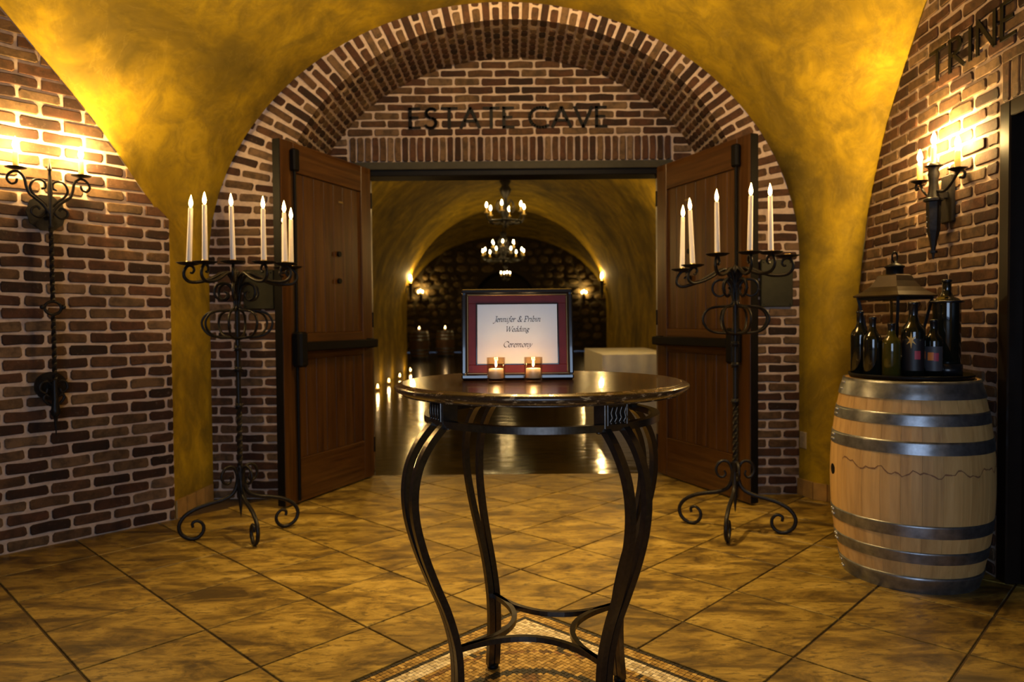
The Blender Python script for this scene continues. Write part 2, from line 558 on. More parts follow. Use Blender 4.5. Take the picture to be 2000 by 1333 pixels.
GL = {  # lower case of the printed card: (advance, strokes)
    'e': (0.36, [[(0.05, 0.20), (0.30, 0.28)] + arc(0.19, 0.30, 0.11, 0.14, 0, 160, 6) + arc(0.21, 0.20, 0.17, 0.20, 150, 320, 9)]),
    'n': (0.46, [[(0.02, 0.38), (0.08, 0.43), (0.08, 0)], [(0.08, 0.26), (0.16, 0.40), (0.25, 0.43), (0.32, 0.37), (0.31, 0.10), (0.36, 0.01), (0.43, 0.07)]]),
    'i': (0.24, [[(0.02, 0.36), (0.10, 0.43), (0.09, 0.10), (0.13, 0.01), (0.20, 0.07)], [(0.10, 0.60), (0.12, 0.62)]]),
    'f': (0.28, [[(0.34, 0.64), (0.27, 0.71), (0.19, 0.64), (0.14, 0.30), (0.10, -0.05), (0.03, -0.20), (-0.06, -0.18)], [(0.04, 0.41), (0.28, 0.42)]]),
    'r': (0.31, [[(0.02, 0.38), (0.08, 0.43), (0.08, 0)], [(0.08, 0.24), (0.16, 0.38), (0.24, 0.43), (0.29, 0.38)]]),
    'b': (0.42, [[(0.02, 0.66), (0.08, 0.71), (0.08, 0.06)], [(0.08, 0.26), (0.17, 0.41), (0.29, 0.42), (0.36, 0.28), (0.31, 0.08), (0.18, 0), (0.08, 0.05)]]),
    'd': (0.44, [[(0.32, 0.34), (0.22, 0.43), (0.10, 0.35), (0.05, 0.16), (0.12, 0.01), (0.22, 0.06), (0.32, 0.24)], [(0.27, 0.67), (0.34, 0.71), (0.33, 0.10), (0.36, 0.01), (0.43, 0.07)]]),
    'g': (0.42, [arc(0.19, 0.28, 0.13, 0.14, 0, 360, 12), [(0.11, 0.17), (0.07, 0.08), (0.14, 0.03), (0.28, 0.0), (0.32, -0.10), (0.22, -0.20), (0.08, -0.19), (0.02, -0.10), (0.10, 0.02)], [(0.30, 0.36), (0.41, 0.40)]]),
    'm': (0.68, [[(0.02, 0.38), (0.08, 0.43), (0.08, 0)], [(0.08, 0.26), (0.18, 0.41), (0.26, 0.43), (0.31, 0.36), (0.31, 0)],
                 [(0.31, 0.26), (0.41, 0.41), (0.49, 0.43), (0.54, 0.36), (0.53, 0.10), (0.58, 0.01), (0.65, 0.07)]]),
    'o': (0.42, [arc(0.21, 0.215, 0.16, 0.215, 30, 390, 14)]),
    'y': (0.40, [[(0.02, 0.37), (0.08, 0.43), (0.12, 0.30), (0.17, 0.02)], [(0.37, 0.43), (0.30, 0.20), (0.17, 0.0), (0.04, -0.18), (-0.06, -0.20)]]),
    'J': (0.30, [[(0.12, 0.70), (0.36, 0.70)], [(0.25, 0.70), (0.22, 0.20), (0.14, -0.10), (0.02, -0.20), (-0.06, -0.16)]]),
    'P': (0.50, [[(0.12, 0.70), (0.12, 0)], [(0.02, 0), (0.24, 0)], [(0.02, 0.69), (0.28, 0.71), (0.43, 0.63), (0.45, 0.50), (0.36, 0.36), (0.22, 0.33), (0.14, 0.36)]]),
    'W': (0.86, [[(0.0, 0.70), (0.16, 0.70)], [(0.08, 0.70), (0.20, 0.0)], [(0.20, 0.0), (0.46, 0.68)], [(0.43, 0.70), (0.55, 0.0)], [(0.55, 0.0), (0.84, 0.70)], [(0.76, 0.70), (0.92, 0.70)]]),
    'C': (0.60, [[(0.58, 0.52), (0.56, 0.62)] + arc(0.36, 0.35, 0.30, 0.36, 55, 310, 16)]),
    '&': (0.62, [[(0.58, 0.36), (0.48, 0.12), (0.30, 0.0), (0.10, 0.06), (0.08, 0.22), (0.24, 0.38), (0.38, 0.54), (0.34, 0.68), (0.22, 0.68), (0.18, 0.54), (0.30, 0.28), (0.44, 0.06), (0.58, 0.0)]]),
    ' ': (0.24, []),
    # capitals of the wall lettering
    'cE': (0.44, [[(0.03, 0), (0.03, 1)], [(0.0, 0.98), (0.40, 0.98)], [(0.03, 0.52), (0.34, 0.52)], [(0.0, 0.02), (0.42, 0.02)]]),
    'cS': (0.50, [arc(0.26, 0.74, 0.20, 0.24, 35, 250, 10) + [(0.30, 0.48)] + arc(0.22, 0.26, 0.22, 0.26, 60, -150, 10)]),
    'cT': (0.60, [[(0.0, 0.98), (0.60, 0.98)], [(0.30, 1.0), (0.30, 0)]]),
    'cA': (0.72, [[(0.0, 0), (0.36, 1.0)], [(0.36, 1.0), (0.72, 0)], [(0.14, 0.34), (0.58, 0.34)]]),
    'cC': (0.74, [arc(0.48, 0.5, 0.46, 0.5, 55, 305, 18)]),
    'cV': (0.66, [[(0.0, 1.0), (0.33, 0)], [(0.33, 0), (0.66, 1.0)]]),
    'cR': (0.56, [[(0.04, 0), (0.04, 1)], [(0.0, 0.98), (0.20, 0.98)] + arc(0.22, 0.74, 0.20, 0.24, 80, -90, 8) + [(0.06, 0.50)], [(0.16, 0.50), (0.56, 0.0)]]),
    'cI': (0.10, [[(0.05, 0), (0.05, 1)]]),
    'cN': (0.62, [[(0.04, 0), (0.04, 1)], [(0.04, 1.0), (0.58, 0)], [(0.58, 0), (0.58, 1)]]),
}


def stroke_poly(st, nx, nz):
    """quads swept by a nib vector, as 4-point polygons"""
    out = []
    for (a, b) in zip(st[:-1], st[1:]):
        dx, dz = b[0] - a[0], b[1] - a[1]
        l = math.hypot(dx, dz) or 1
        px_, pz_ = -dz / l, dx / l
        w = max(abs(px_ * nx[0] + pz_ * nx[1]), nz)
        px_, pz_ = px_ * w / 2, pz_ * w / 2
        ex, ez = dx / l * w * 0.25, dz / l * w * 0.25
        out.append([(a[0] - px_ - ex, a[1] - pz_ - ez), (b[0] - px_ + ex, b[1] - pz_ + ez), (b[0] + px_ + ex, b[1] + pz_ + ez), (a[0] + px_ - ex, a[1] + pz_ - ez)])
    return out


def glyph_mesh(key, size, nib, thin, shear, y0, y1, mirror):
    mb = MB()
    for st in GL[key][1]:
        for q in stroke_poly(st, nib, thin):
            poly = [(mirror * (x + shear * z) * size, z * size) for x, z in q]
            mb.prism(poly, y0, y1)
    return mb


# ================================================================== STRUCTURE
YB = 5.02          # face of the brick arch wall
YT = 5.76          # face of the tympanum above the doors
OA, OC, OX, OB = 2.07, 1.65, -0.05, 1.81      # plaster arch: half width, spring height, centre, rise
IA, IC, IX, IB = 1.62, 2.00, 0.01, 1.345      # brick soffit ellipse
ST_BRICK, ST_COURSE = 0.215, 0.0660
SIDE_COURSE = 0.0705      # the side walls are laid in slightly taller courses


def struct_wall(name, mb, mat, loc, rz, label):
    return struct(mb.build(name, mat, None, loc, (0, 0, rz)), label)


# ---- bricks
def brick_mesh(L, H, depth, seed, front=0.008):
    rnd = random.Random(seed)
    c = 0.010
    l, h = L / 2, H / 2
    j = lambda a: a + rnd.uniform(-0.0028, 0.0028)
    out = [(-l, -h + c), (-l + c, -h), (j(0), -h + rnd.uniform(-.001, .002)), (l - c, -h), (l, -h + c), (l, h - c), (l - c, h), (j(0), h + rnd.uniform(-.002, .001)), (-l + c, h), (-l, h - c)]
    out = [(j(x), j(z)) for x, z in out]
    n = len(out)
    k = 0.0045
    fr = [(x * (1 - k / l), z * (1 - k / h)) for x, z in out]
    mb = MB()
    vs = [(x, front, z) for x, z in fr] + [(x, front - k, z) for x, z in out] + [(x, -depth, z) for x, z in out]
    fs = [tuple(range(n))]
    for a in range(2):
        for i in range(n):
            i2 = (i + 1) % n
            fs.append((a * n + i, a * n + i2, (a + 1) * n + i2, (a + 1) * n + i))
    mb.add(vs, fs)
    return mb


BL, BH = 0.198, 0.0525
FULL = [brick_mesh(BL, BH, 0.02, i).mesh('brick', 'brick') for i in range(8)]
HALF = [brick_mesh(0.093, BH, 0.02, 50 + i).mesh('brick', 'brick') for i in range(6)]
VOUS = [brick_mesh(BL, 0.051, 0.095, 80 + i).mesh('brick', 'brick') for i in range(6)]
VOUSH = [brick_mesh(0.093, 0.051, 0.095, 90 + i).mesh('brick', 'brick') for i in range(4)]
HEAD = [brick_mesh(0.083, 0.049, 0.02, 110 + i, 0.004).mesh('brick', 'brick') for i in range(6)]


def pick_brick(w, rot=False):
    me = random.choice(FULL if w > 0.14 else HALF)
    return me, w / (BL if w > 0.14 else 0.093)


class Stuff:
    def __init__(s):
        s.mb = MB()

    def put(s, me, mat):
        s.mb.add([mat @ v.co for v in me.vertices], [tuple(p.vertices) for p in me.polygons])


def course_cells(x0, x1, k, off=0.0):
    """split a course between x0 and x1 into running-bond cells"""
    start = (k % 2) * ST_BRICK * 0.5 + off
    x = start - math.ceil((start - x0) / ST_BRICK) * ST_BRICK
    while x < x1 - 1e-4:
        a, b = max(x, x0), min(x + ST_BRICK, x1)
        if b - a > 0.045:
            yield a, b
        x += ST_BRICK


def lay(parent, cells, stuff=None, jit=0.003, tall=1.0):
    """cells: (xa, xb, zc, single?)"""
    for xa, xb, zc, single in cells:
        w = xb - xa - 0.016
        me, sx = pick_brick(w)
        loc = Vector(((xa + xb) / 2, random.uniform(-jit, jit), zc + random.uniform(-0.002, 0.002)))
        ry = random.uniform(-0.012, 0.012)
        sz = random.uniform(0.95, 1.05) * tall
        if single:
            link('brick', me, parent, loc, (random.uniform(-.02, .02), ry, random.uniform(-.012, .012)), (sx, 1, sz))
        else:
            stuff.put(me, Matrix.Translation(loc) @ Matrix.Rotation(ry, 4, 'Y') @ Matrix.Diagonal((sx, 1, sz, 1)))


def cut_brick(parent, poly, y=0.0):
    """a brick trimmed to a polygon (x, z)"""
    if len(poly) < 3:
        return
    ar = abs(sum(a.x * b.y - b.x * a.y for a, b in zip(poly, poly[1:] + poly[:1]))) / 2
    if ar < 0.0006:
        return
    cen = sum(poly, Vector((0, 0))) / len(poly)
    out = [p - cen for p in poly]
    fr_ = [p * (1 - 0.0045 / max(p.length, 0.012)) for p in out]
    n = len(out)
    vs = [(p.x, 0.008, p.y) for p in fr_] + [(p.x, 0.0035, p.y) for p in out] + [(p.x, -0.02, p.y) for p in out]
    fs = [tuple(range(n))]
    for a in range(2):
        for i in range(n):
            i2 = (i + 1) % n
            fs.append((a * n + i, a * n + i2, (a + 1) * n + i2, (a + 1) * n + i))
    MB().add(vs, fs).build('brick', 'brick', parent, (cen.x, y, cen.y))


def clip(poly, p, n):
    out = []
    for i in range(len(poly)):
        a, b = poly[i], poly[(i + 1) % len(poly)]
        da, db = (a - p).dot(n), (b - p).dot(n)
        if da >= 0:
            out.append(a)
        if da * db < 0:
            out.append(a + (b - a) * (da / (da - db)))
    return out


def under_curve(f, a, b, zc, parent, cells, single):
    """lay a brick whole, trimmed or not at all below the curve z = f(x)"""
    if single and zc + 0.03 > min(f(a), f(b)):
        if zc - 0.03 > max(f(a), f(b)):
            return
        q = [Vector((a + .008, zc - .028)), Vector((b - .008, zc - .028)), Vector((b - .008, zc + .028)), Vector((a + .008, zc + .028))]
        d = Vector((b - a, f(b) - f(a)))
        nn = Vector((d.y, -d.x)).normalized()
        cut_brick(parent, clip(q, Vector((a, f(a))) + nn * 0.006, nn))
    elif zc < max(f(a), f(b)):
        cells.append((a, b, zc, single))


def stuff_part(stuff, parent, name='brick_field'):
    if stuff.mb.v:
        o = stuff.mb.build(name, 'brick', parent)
        o['kind'] = 'stuff'


# ---- left wall, running off at an angle; local x away from the corner, y into the room
LW0 = Vector((-2.15, 4.50, 0))
LWA = math.atan2(-0.742, -0.67)
LUN_L = [(0.0, 1.90), (0.058, 1.924), (0.199, 2.126), (0.344, 2.342), (0.477, 2.509), (0.604, 2.659), (0.737, 2.807), (0.867, 2.961), (1.2, 3.27), (1.6, 3.50), (2.0, 3.60)]
LUN_R = [(0.0, 0.85), (0.075, 1.455), (0.150, 1.724), (0.187, 1.90), (0.316, 2.177), (0.465, 2.449), (0.683, 2.717), (0.80, 2.85), (0.917, 2.994), (1.2, 3.27), (1.6, 3.50), (2.0, 3.60)]


def interp(tab, x):
    if x <= tab[0][0]:
        return tab[0][1]
    for (a, za), (b, zb) in zip(tab[:-1], tab[1:]):
        if x <= b:
            return lerp(za, zb, (x - a) / (b - a))
    return tab[-1][1]


LEN_L = 3.2
w = MB()
sx_ = [0.0, 0.03, 0.058, 0.1, 0.199, 0.27, 0.344, 0.41, 0.477, 0.54, 0.604, 0.67, 0.737, 0.8, 0.867, 1.0, 1.2, 1.4, 1.6, 1.8, 2.0, LEN_L]
for a, b in zip(sx_[:-1], sx_[1:]):
    w.add([(a, 0, 0), (b, 0, 0), (b, 0, interp(LUN_L, b)), (a, 0, interp(LUN_L, a))], [(0, 1, 2, 3)])
wall_left = struct_wall('wall_left', w, 'mortar', LW0, LWA, 'angled brick wall beneath the curved yellow vault')
sf = Stuff()
cells = []
for k in range(55):
    zc = 0.035 + k * SIDE_COURSE
    for a, b in course_cells(-0.007, LEN_L, k, 0.04):
        under_curve(lambda x: interp(LUN_L, x), a, b, zc, wall_left, cells, b < 1.33)
lay(wall_left, cells, sf, tall=1.06)
stuff_part(sf, wall_left)

# ---- right wall; local x deeper into the picture, y into the room
RW0 = Vector((2.287, 3.34, 0))
RWA = math.atan2(0.9987, 0.05)
RLEN = 1.60
ZDOOR = 2.225
w = MB()
fR = lambda x: interp(LUN_R, RLEN - 0.01 - x)
sx_ = [RLEN - 0.01 - e for e in (0, .04, .075, .11, .150, .187, .25, .316, .39, .465, .57, .683, .8, .917, 1.05, 1.2, 1.4, 1.59)]
for a, b in zip(sx_[:-1], sx_[1:]):
    w.add([(a, 0, 0), (b, 0, 0), (b, 0, fR(b)), (a, 0, fR(a))], [(0, 1, 2, 3)])
w.add([(-1.15, 0, ZDOOR), (0, 0, ZDOOR), (0, 0, 3.7), (-1.15, 0, 3.7)], [(0, 1, 2, 3)])
wall_right = struct_wall('wall_right', w, 'mortar', RW0, RWA, 'brick side wall beside the dark doorway')
sf = Stuff()
cells = []
for k in range(55):
    zc = 0.035 + k * SIDE_COURSE
    x0 = 0.012
    if zc > 2.42:
        x0 = -1.15
    for a, b in course_cells(x0, RLEN, k, 0.0):
        hidden = (zc < 0.95 and a > 0.22) or zc > 3.15 or b < -0.2
        under_curve(fR, a, b, zc, wall_right, cells, not hidden)
lay(wall_right, cells, sf, tall=1.06)
for i in range(18):
    x = -0.036 - i * 0.064
    o = link('brick', random.choice(FULL), wall_right, (x, 0, ZDOOR + 0.10), (0, PI / 2, 0), (0.95, 1, 1.02))
stuff_part(sf, wall_right)

# ---- back wall with the brick arch (front face at YB); local x is minus world x
w = MB()
na = 60
inner = [(IX + IA * cos(PI * i / na), IC + IB * sin(PI * i / na)) for i in range(na + 1)]


def outer_pt(x, z):
    """follow the arch normal outward past the plaster edge"""
    nx, nz = (x - IX) / IA ** 2, (z - IC) / IB ** 2
    l = math.hypot(nx, nz)
    nx, nz = nx / l, nz / l
    t = 0.0
    while t < 0.8:
        t += 0.02
        X, Z = x + nx * t, z + nz * t
        if Z > OC and ((X - OX) / OA) ** 2 + ((Z - OC) / OB) ** 2 > 1.06:
            break
        if abs(X - OX) > OA + 0.08:
            break
    return X, Z


outer = [outer_pt(*p) for p in inner]
vs = [(-x, -0.0, z) for x, z in inner] + [(-x, 0, z) for x, z in outer]
w.add(vs, [(i, i + 1, na + 2 + i, na + 1 + i) for i in range(na)])
for sgn, xo in ((-1, -2.2), (1, 2.1)):
    xi = IX + sgn * IA
    w.add([(-xi, 0, 0), (-xo, 0, 0), (-xo, 0, IC), (-xi, 0, IC)], [(0, 1, 2, 3)])
wall_back = struct_wall('wall_back', w, 'mortar', (0, YB, 0), PI, 'brick wall strips either side of the double doors')
cells = []
for k in range(int(IC / ST_COURSE) + 1):
    zc = 0.033 + k * ST_COURSE
    if zc > IC - 0.03:
        continue
    for x0, x1 in ((1.61, 2.14), (-2.06, -1.63)):
        for a, b in course_cells(x0, x1, k, 0.03):
            cells.append((a, b, zc, True))
lay(wall_back, cells)

# soffit backing and arch bricks
w = MB()
vs = []
for i in range(na + 1):
    a = PI * i / na
    for y in (YB + 0.004, YT + 0.05):
        vs.append((IX + (IA + 0.006) * cos(a), y, IC + (IB + 0.006) * sin(a)))
w.add(vs, [(2 * i, 2 * i + 2, 2 * i + 3, 2 * i + 1) for i in range(na)], 0, True)
for sgn in (-1, 1):
    x = IX + sgn * (IA + .006)
    w.add([(x, YB + .004, 0), (x, YT + .05, 0), (x, YT + .05, IC), (x, YB + .004, IC)], [(0, 1, 2, 3)])
arch = struct(w.build('trim_1', 'mortar'), 'deep brick arch over the double doors')
# arc-length table of the ellipse
NS = 2000
tab = [0.0]
pp = (IX + IA, IC)
for i in range(1, NS + 1):
    a = PI * i / NS
    q = (IX + IA * cos(a), IC + IB * sin(a))
    tab.append(tab[-1] + math.hypot(q[0] - pp[0], q[1] - pp[1]))
    pp = q
ncourse = int(round(tab[-1] / 0.0665))
ring_bricks, soffit_bricks = [], []
ii = 0
for c_ in range(ncourse):
    target = tab[-1] * (c_ + 0.5) / ncourse
    while tab[ii] < target:
        ii += 1
    a = PI * ii / NS
    x, z = IX + IA * cos(a), IC + IB * sin(a)
    nx, nz = cos(a) / IA, sin(a) / IB
    l = math.hypot(nx, nz)
    nx, nz = nx / l, nz / l
    ang = math.atan2(nz, nx)
    # front ring: radial bricks
    t = -0.013
    kk = 0
    while t < 0.62:
        ln = 0.105 if (c_ % 2 == 0 and kk == 0) else 0.212
        cx, cz = x + nx * (t + ln / 2), z + nz * (t + ln / 2)
        far = ((cx - OX) / OA) ** 2 + ((cz - OC) / OB) ** 2
        if (cz > OC and far > 1.13) or abs(cx - OX) > OA + 0.09:
            break
        me = random.choice(VOUS if ln > 0.15 else VOUSH)
        # local brick axes: x along the radius, y out of the wall (-Y world), z along the arc
        R_ = Matrix(((nx, 0, -nz), (0, -1, 0), (nz, 0, nx))).to_4x4()
        R_ = Matrix(((-nx, 0, nz), (0, -1, 0), (nz, 0, nx))).to_4x4()
        R_ = Matrix(((nx, 0, nz), (0, -1, 0), (nz, 0, -nx))).to_4x4()
        mt = Matrix.Translation((cx, YB + random.uniform(-.002, .002), cz)) @ R_ @ Matrix.Rotation(random.uniform(-.012, .012), 4, 'Y') @ Matrix.Diagonal(((ln - .016) / (BL if ln > .15 else .093), 1, random.uniform(.95, 1.04), 1))
        ring_bricks.append((me, mt))
        t += ln
        kk += 1
    # soffit: header bricks marching into the depth
    y = YB + 0.10 + (0.0 if c_ % 2 else 0.045)
    first = True
    while y < YT - 0.02:
        d = 0.104
        if first and c_ % 2 == 0:
            pass
        first = False
        yc = y + d / 2
        me = random.choice(HEAD)
        # local x along depth, y toward the arch centre (-n), z along arc
        R_ = Matrix(((0, -nx, nz), (1, 0, 0), (0, -nz, -nx))).to_4x4()
        mt = Matrix.Translation((x, yc, z)) @ R_ @ Matrix.Rotation(random.uniform(-.015, .015), 4, 'Y')
        soffit_bricks.append((yc + abs(x) * 0.0 + (1.0 if z < 2.35 else 0), me, mt))
        y += d
sf = Stuff()
for me, mt in ring_bricks:
    o = link('brick', me, wall_back)
    o.matrix_local = Matrix.Rotation(-PI, 4, 'Z') @ Matrix.Translation((0, -YB, 0)) @ mt
soffit_bricks.sort(key=lambda q: q[0])
for i, (_, me, mt) in enumerate(soffit_bricks):
    if i < 298:
        o = link('brick', me, arch)
        o.matrix_local = mt
    else:
        sf.put(me, mt)
stuff_part(sf, arch)

# ---- tympanum
w = MB().add([(-1.75, 0, 2.50), (1.75, 0, 2.50), (1.75, 0, 3.42), (-1.75, 0, 3.42)], [(0, 1, 2, 3)])
tymp = struct_wall('wall_tympanum', w, 'mortar', (0, YT, 0), PI, 'brick panel filling the arch above the doors')
cells = []
for k in range(14):
    zc = 2.527 + 0.2 + 0.036 + k * ST_COURSE
    for a, b in course_cells(-1.5, 1.5, k, 0.02):
        m_ = min(abs(a), abs(b))
        if a * b < 0:
            m_ = 0
        if ((m_) / IA) ** 2 + ((zc - 0.03 - IC) / IB) ** 2 < 1.0:
            cells.append((a, b, zc, True))
for k in range(3):
    zc = 2.55 + 0.066 * k
    for sx in (-1, 1):
        cells.append((min(sx * 1.30, sx * 1.46), max(sx * 1.30, sx * 1.46), zc, True))
lay(tymp, cells)
for i in range(43):
    x = -1.29 + 0.03 + i * 0.0600
    o = link('brick', random.choice(FULL), tymp, (x, 0.012 + random.uniform(-.002, .002), 2.527 + 0.098), (0, PI / 2, 0), (0.96, 1, 0.86))
struct(MB().box(-1.29, 1.30, YT - 0.03, YT + 0.22, 2.462, 2.522, 0.004).build('trim_2', 'lintel'), 'painted steel lintel beneath the upright bricks')
struct(MB().box(-1.62, 1.63, YT - 0.005, YT + 0.20, 2.415, 2.470, 0.004).build('trim_3', 'black'), 'dark head of the double door frame')
for i, (xa, xb) in enumerate(((-1.28, -1.155), (1.205, 1.33))):
    struct(MB().box(xa, xb, YT - 0.02, YT + 0.2, 0, 2.42, 0.006).build('trim_%d' % (4 + i), 'door'), 'wooden jamb post of the double doors')
for i, (xa, xb) in enumerate(((-1.66, -1.28), (1.33, 1.66))):
    struct(MB().box(xa, xb, YT + 0.02, YT + 0.2, 0, 2.44).build('trim_%d' % (6 + i), 'mortar'), 'wall infill beside the door jamb')


# ---- plaster vault, sprung from the piers
def lw(s, z):
    return Vector((LW0.x + cos(LWA) * s, LW0.y + sin(LWA) * s, z))


def rw(e, z):
    s = RLEN - 0.01 - e
    return Vector((RW0.x + cos(RWA) * s, RW0.y + sin(RWA) * s, z))


def bez(p0, p1, p2, p3, n):
    out = []
    for i in range(n + 1):
        t = i / n
        u = 1 - t
        out.append(p0 * u ** 3 + p1 * 3 * u * u * t + p2 * 3 * u * t * t + p3 * t ** 3)
    return out


nL = Vector((0.742, -0.67, 0))
nR = Vector((-0.9987, 0.05, 0))
rowsL, rowsR = [], []
N1, N2, NU = 14, 34, 22
for i in range(N1 + N2 + 1):
    if i <= N1:
        f = i / N1
        za, zb = 1.90 * f, OC * f
        sA = 0.0
        ang = 0.0
        g = 0.0
        zr = 0.85 * f
        eR = 0.0
        zbr = OC * f
    else:
        f = (i - N1) / N2
        sA = 2.0 * f
        za = interp(LUN_L, sA)
        ang = PI / 2 * f
        g = f
        eR = 2.0 * f
        zr = interp(LUN_R, eR)
    for side in (-1, 1):
        Bp = Vector((OX + side * OA * cos(ang), YB - 0.004, OC * min(i / N1, 1) + OB * sin(ang)))
        if side < 0:
            Ap = lw(sA, za)
            d = (Ap - Bp).length
            k = 0.42 * d * min(1, g * 2.2)
            P1 = lerp(Ap, Bp, 0.33) * (1 - min(1, g * 3)) + (Ap + nL * k + Vector((0, 0, 0.15 * d * g))) * min(1, g * 3)
            P2 = lerp(Ap, Bp, 0.67) * (1 - min(1, g * 3)) + (Bp + Vector((0, -1, 0)) * k) * min(1, g * 3)
            rowsL.append(bez(Ap, P1, P2, Bp, NU))
        else:
            Ap = rw(eR, zr)
            d = (Ap - Bp).length
            k = 0.42 * d * min(1, g * 2.2)
            q = min(1, g * 3)
            P1 = (Ap + Vector((-0.20, -0.26, 0))) * (1 - q) + (Ap + nR * k + Vector((0, 0, 0.15 * d * g))) * q
            P2 = (Bp + Vector((0.04, -0.22, 0))) * (1 - q) + (Bp + Vector((0, -1, 0)) * k) * q
            rowsR.append(bez(Ap, P1, P2, Bp, NU))
w = MB()
for rows in (rowsL, rowsR):
    vs = [p for r in rows for p in r]
    nn = NU + 1
    w.add(vs, [(i * nn + j, i * nn + j + 1, (i + 1) * nn + j + 1, (i + 1) * nn + j) for i in range(len(rows) - 1) for j in range(NU)], 0, True)
# crown between the two ridges
e1, e2 = rowsL[-1], rowsR[-1]
vs = []
NC = 12
for j in range(NU + 1):
    for i in range(NC + 1):
        t = i / NC
        p = lerp(e1[j], e2[j], t)
        p = p + Vector((0, 0, 0.25 * (1 - j / NU) * 4 * t * (1 - t)))
        vs.append(p)
w.add(vs, [(j * (NC + 1) + i, j * (NC + 1) + i + 1, (j + 1) * (NC + 1) + i + 1, (j + 1) * (NC + 1) + i) for j in range(NU) for i in range(NC)], 0, True)
ceiling = struct(w.build('ceiling', 'plaster'), 'mottled yellow plaster vault rising from the corner piers')
# plain continuation of the hall around the photographer
yL = rowsL[-1][0].y
w = MB()
w.add([(-4.4, 3.2, 3.6), (-4.4, -3, 3.6), (2.6, -3, 3.6), (2.6, 3.2, 3.6), (-1, 2.6, 3.85)], [(0, 1, 2, 3)])
struct(w.build('ceiling_rear', 'plaster'), 'plain yellow ceiling of the hall')
cl = lw(LEN_L, 0)
w = MB()
w.add([(cl.x, cl.y, 0), (-4.4, cl.y - 0.2, 0), (-4.4, -3, 0), (cl.x, cl.y, 3.7), (-4.4, cl.y - 0.2, 3.7), (-4.4, -3, 3.7)], [(0, 1, 4, 3), (1, 2, 5, 4)])
struct(w.build('wall_side', 'plaster'), 'plaster side wall of the hall')
w = MB()
w.add([(2.22, 2.2, 0), (2.0, -3, 0), (2.0, -3, 3.7), (2.22, 2.2, 3.7)], [(0, 1, 2, 3)])
struct(w.build('wall_side', 'plaster'), 'plaster wall beyond the dark doorway')
w = MB()
for x0, x1, z0, z1 in ((-4.4, -1.65, 0, 3.7), (1.05, 2.2, 0, 3.7), (-1.65, 1.05, 2.7, 3.7)):
    w.box(x0, x1, -3.1, -3.0, z0, z1)
struct(w.build('wall_entrance', 'plaster'), 'entrance wall with its open doorway')

# ---- floor: grout bed, diagonal tiles, mosaic medallion
TS = 0.457
TA = rad(46.14)
TO = Vector((-1.893, 2.841))
E1 = Vector((sin(TA), -cos(TA)))
E2 = Vector((cos(TA), sin(TA)))
floor = struct(MB().add([(-4.6, -3.2, -0.006), (3.2, -3.2, -0.006), (3.2, YT, -0.006), (-4.6, YT, -0.006)], [(0, 1, 2, 3)]).build('floor', 'grout'), 'golden brown floor of large diagonal tiles')


def grid(u, j):
    return TO + E1 * (u * TS) + E2 * (j * TS)


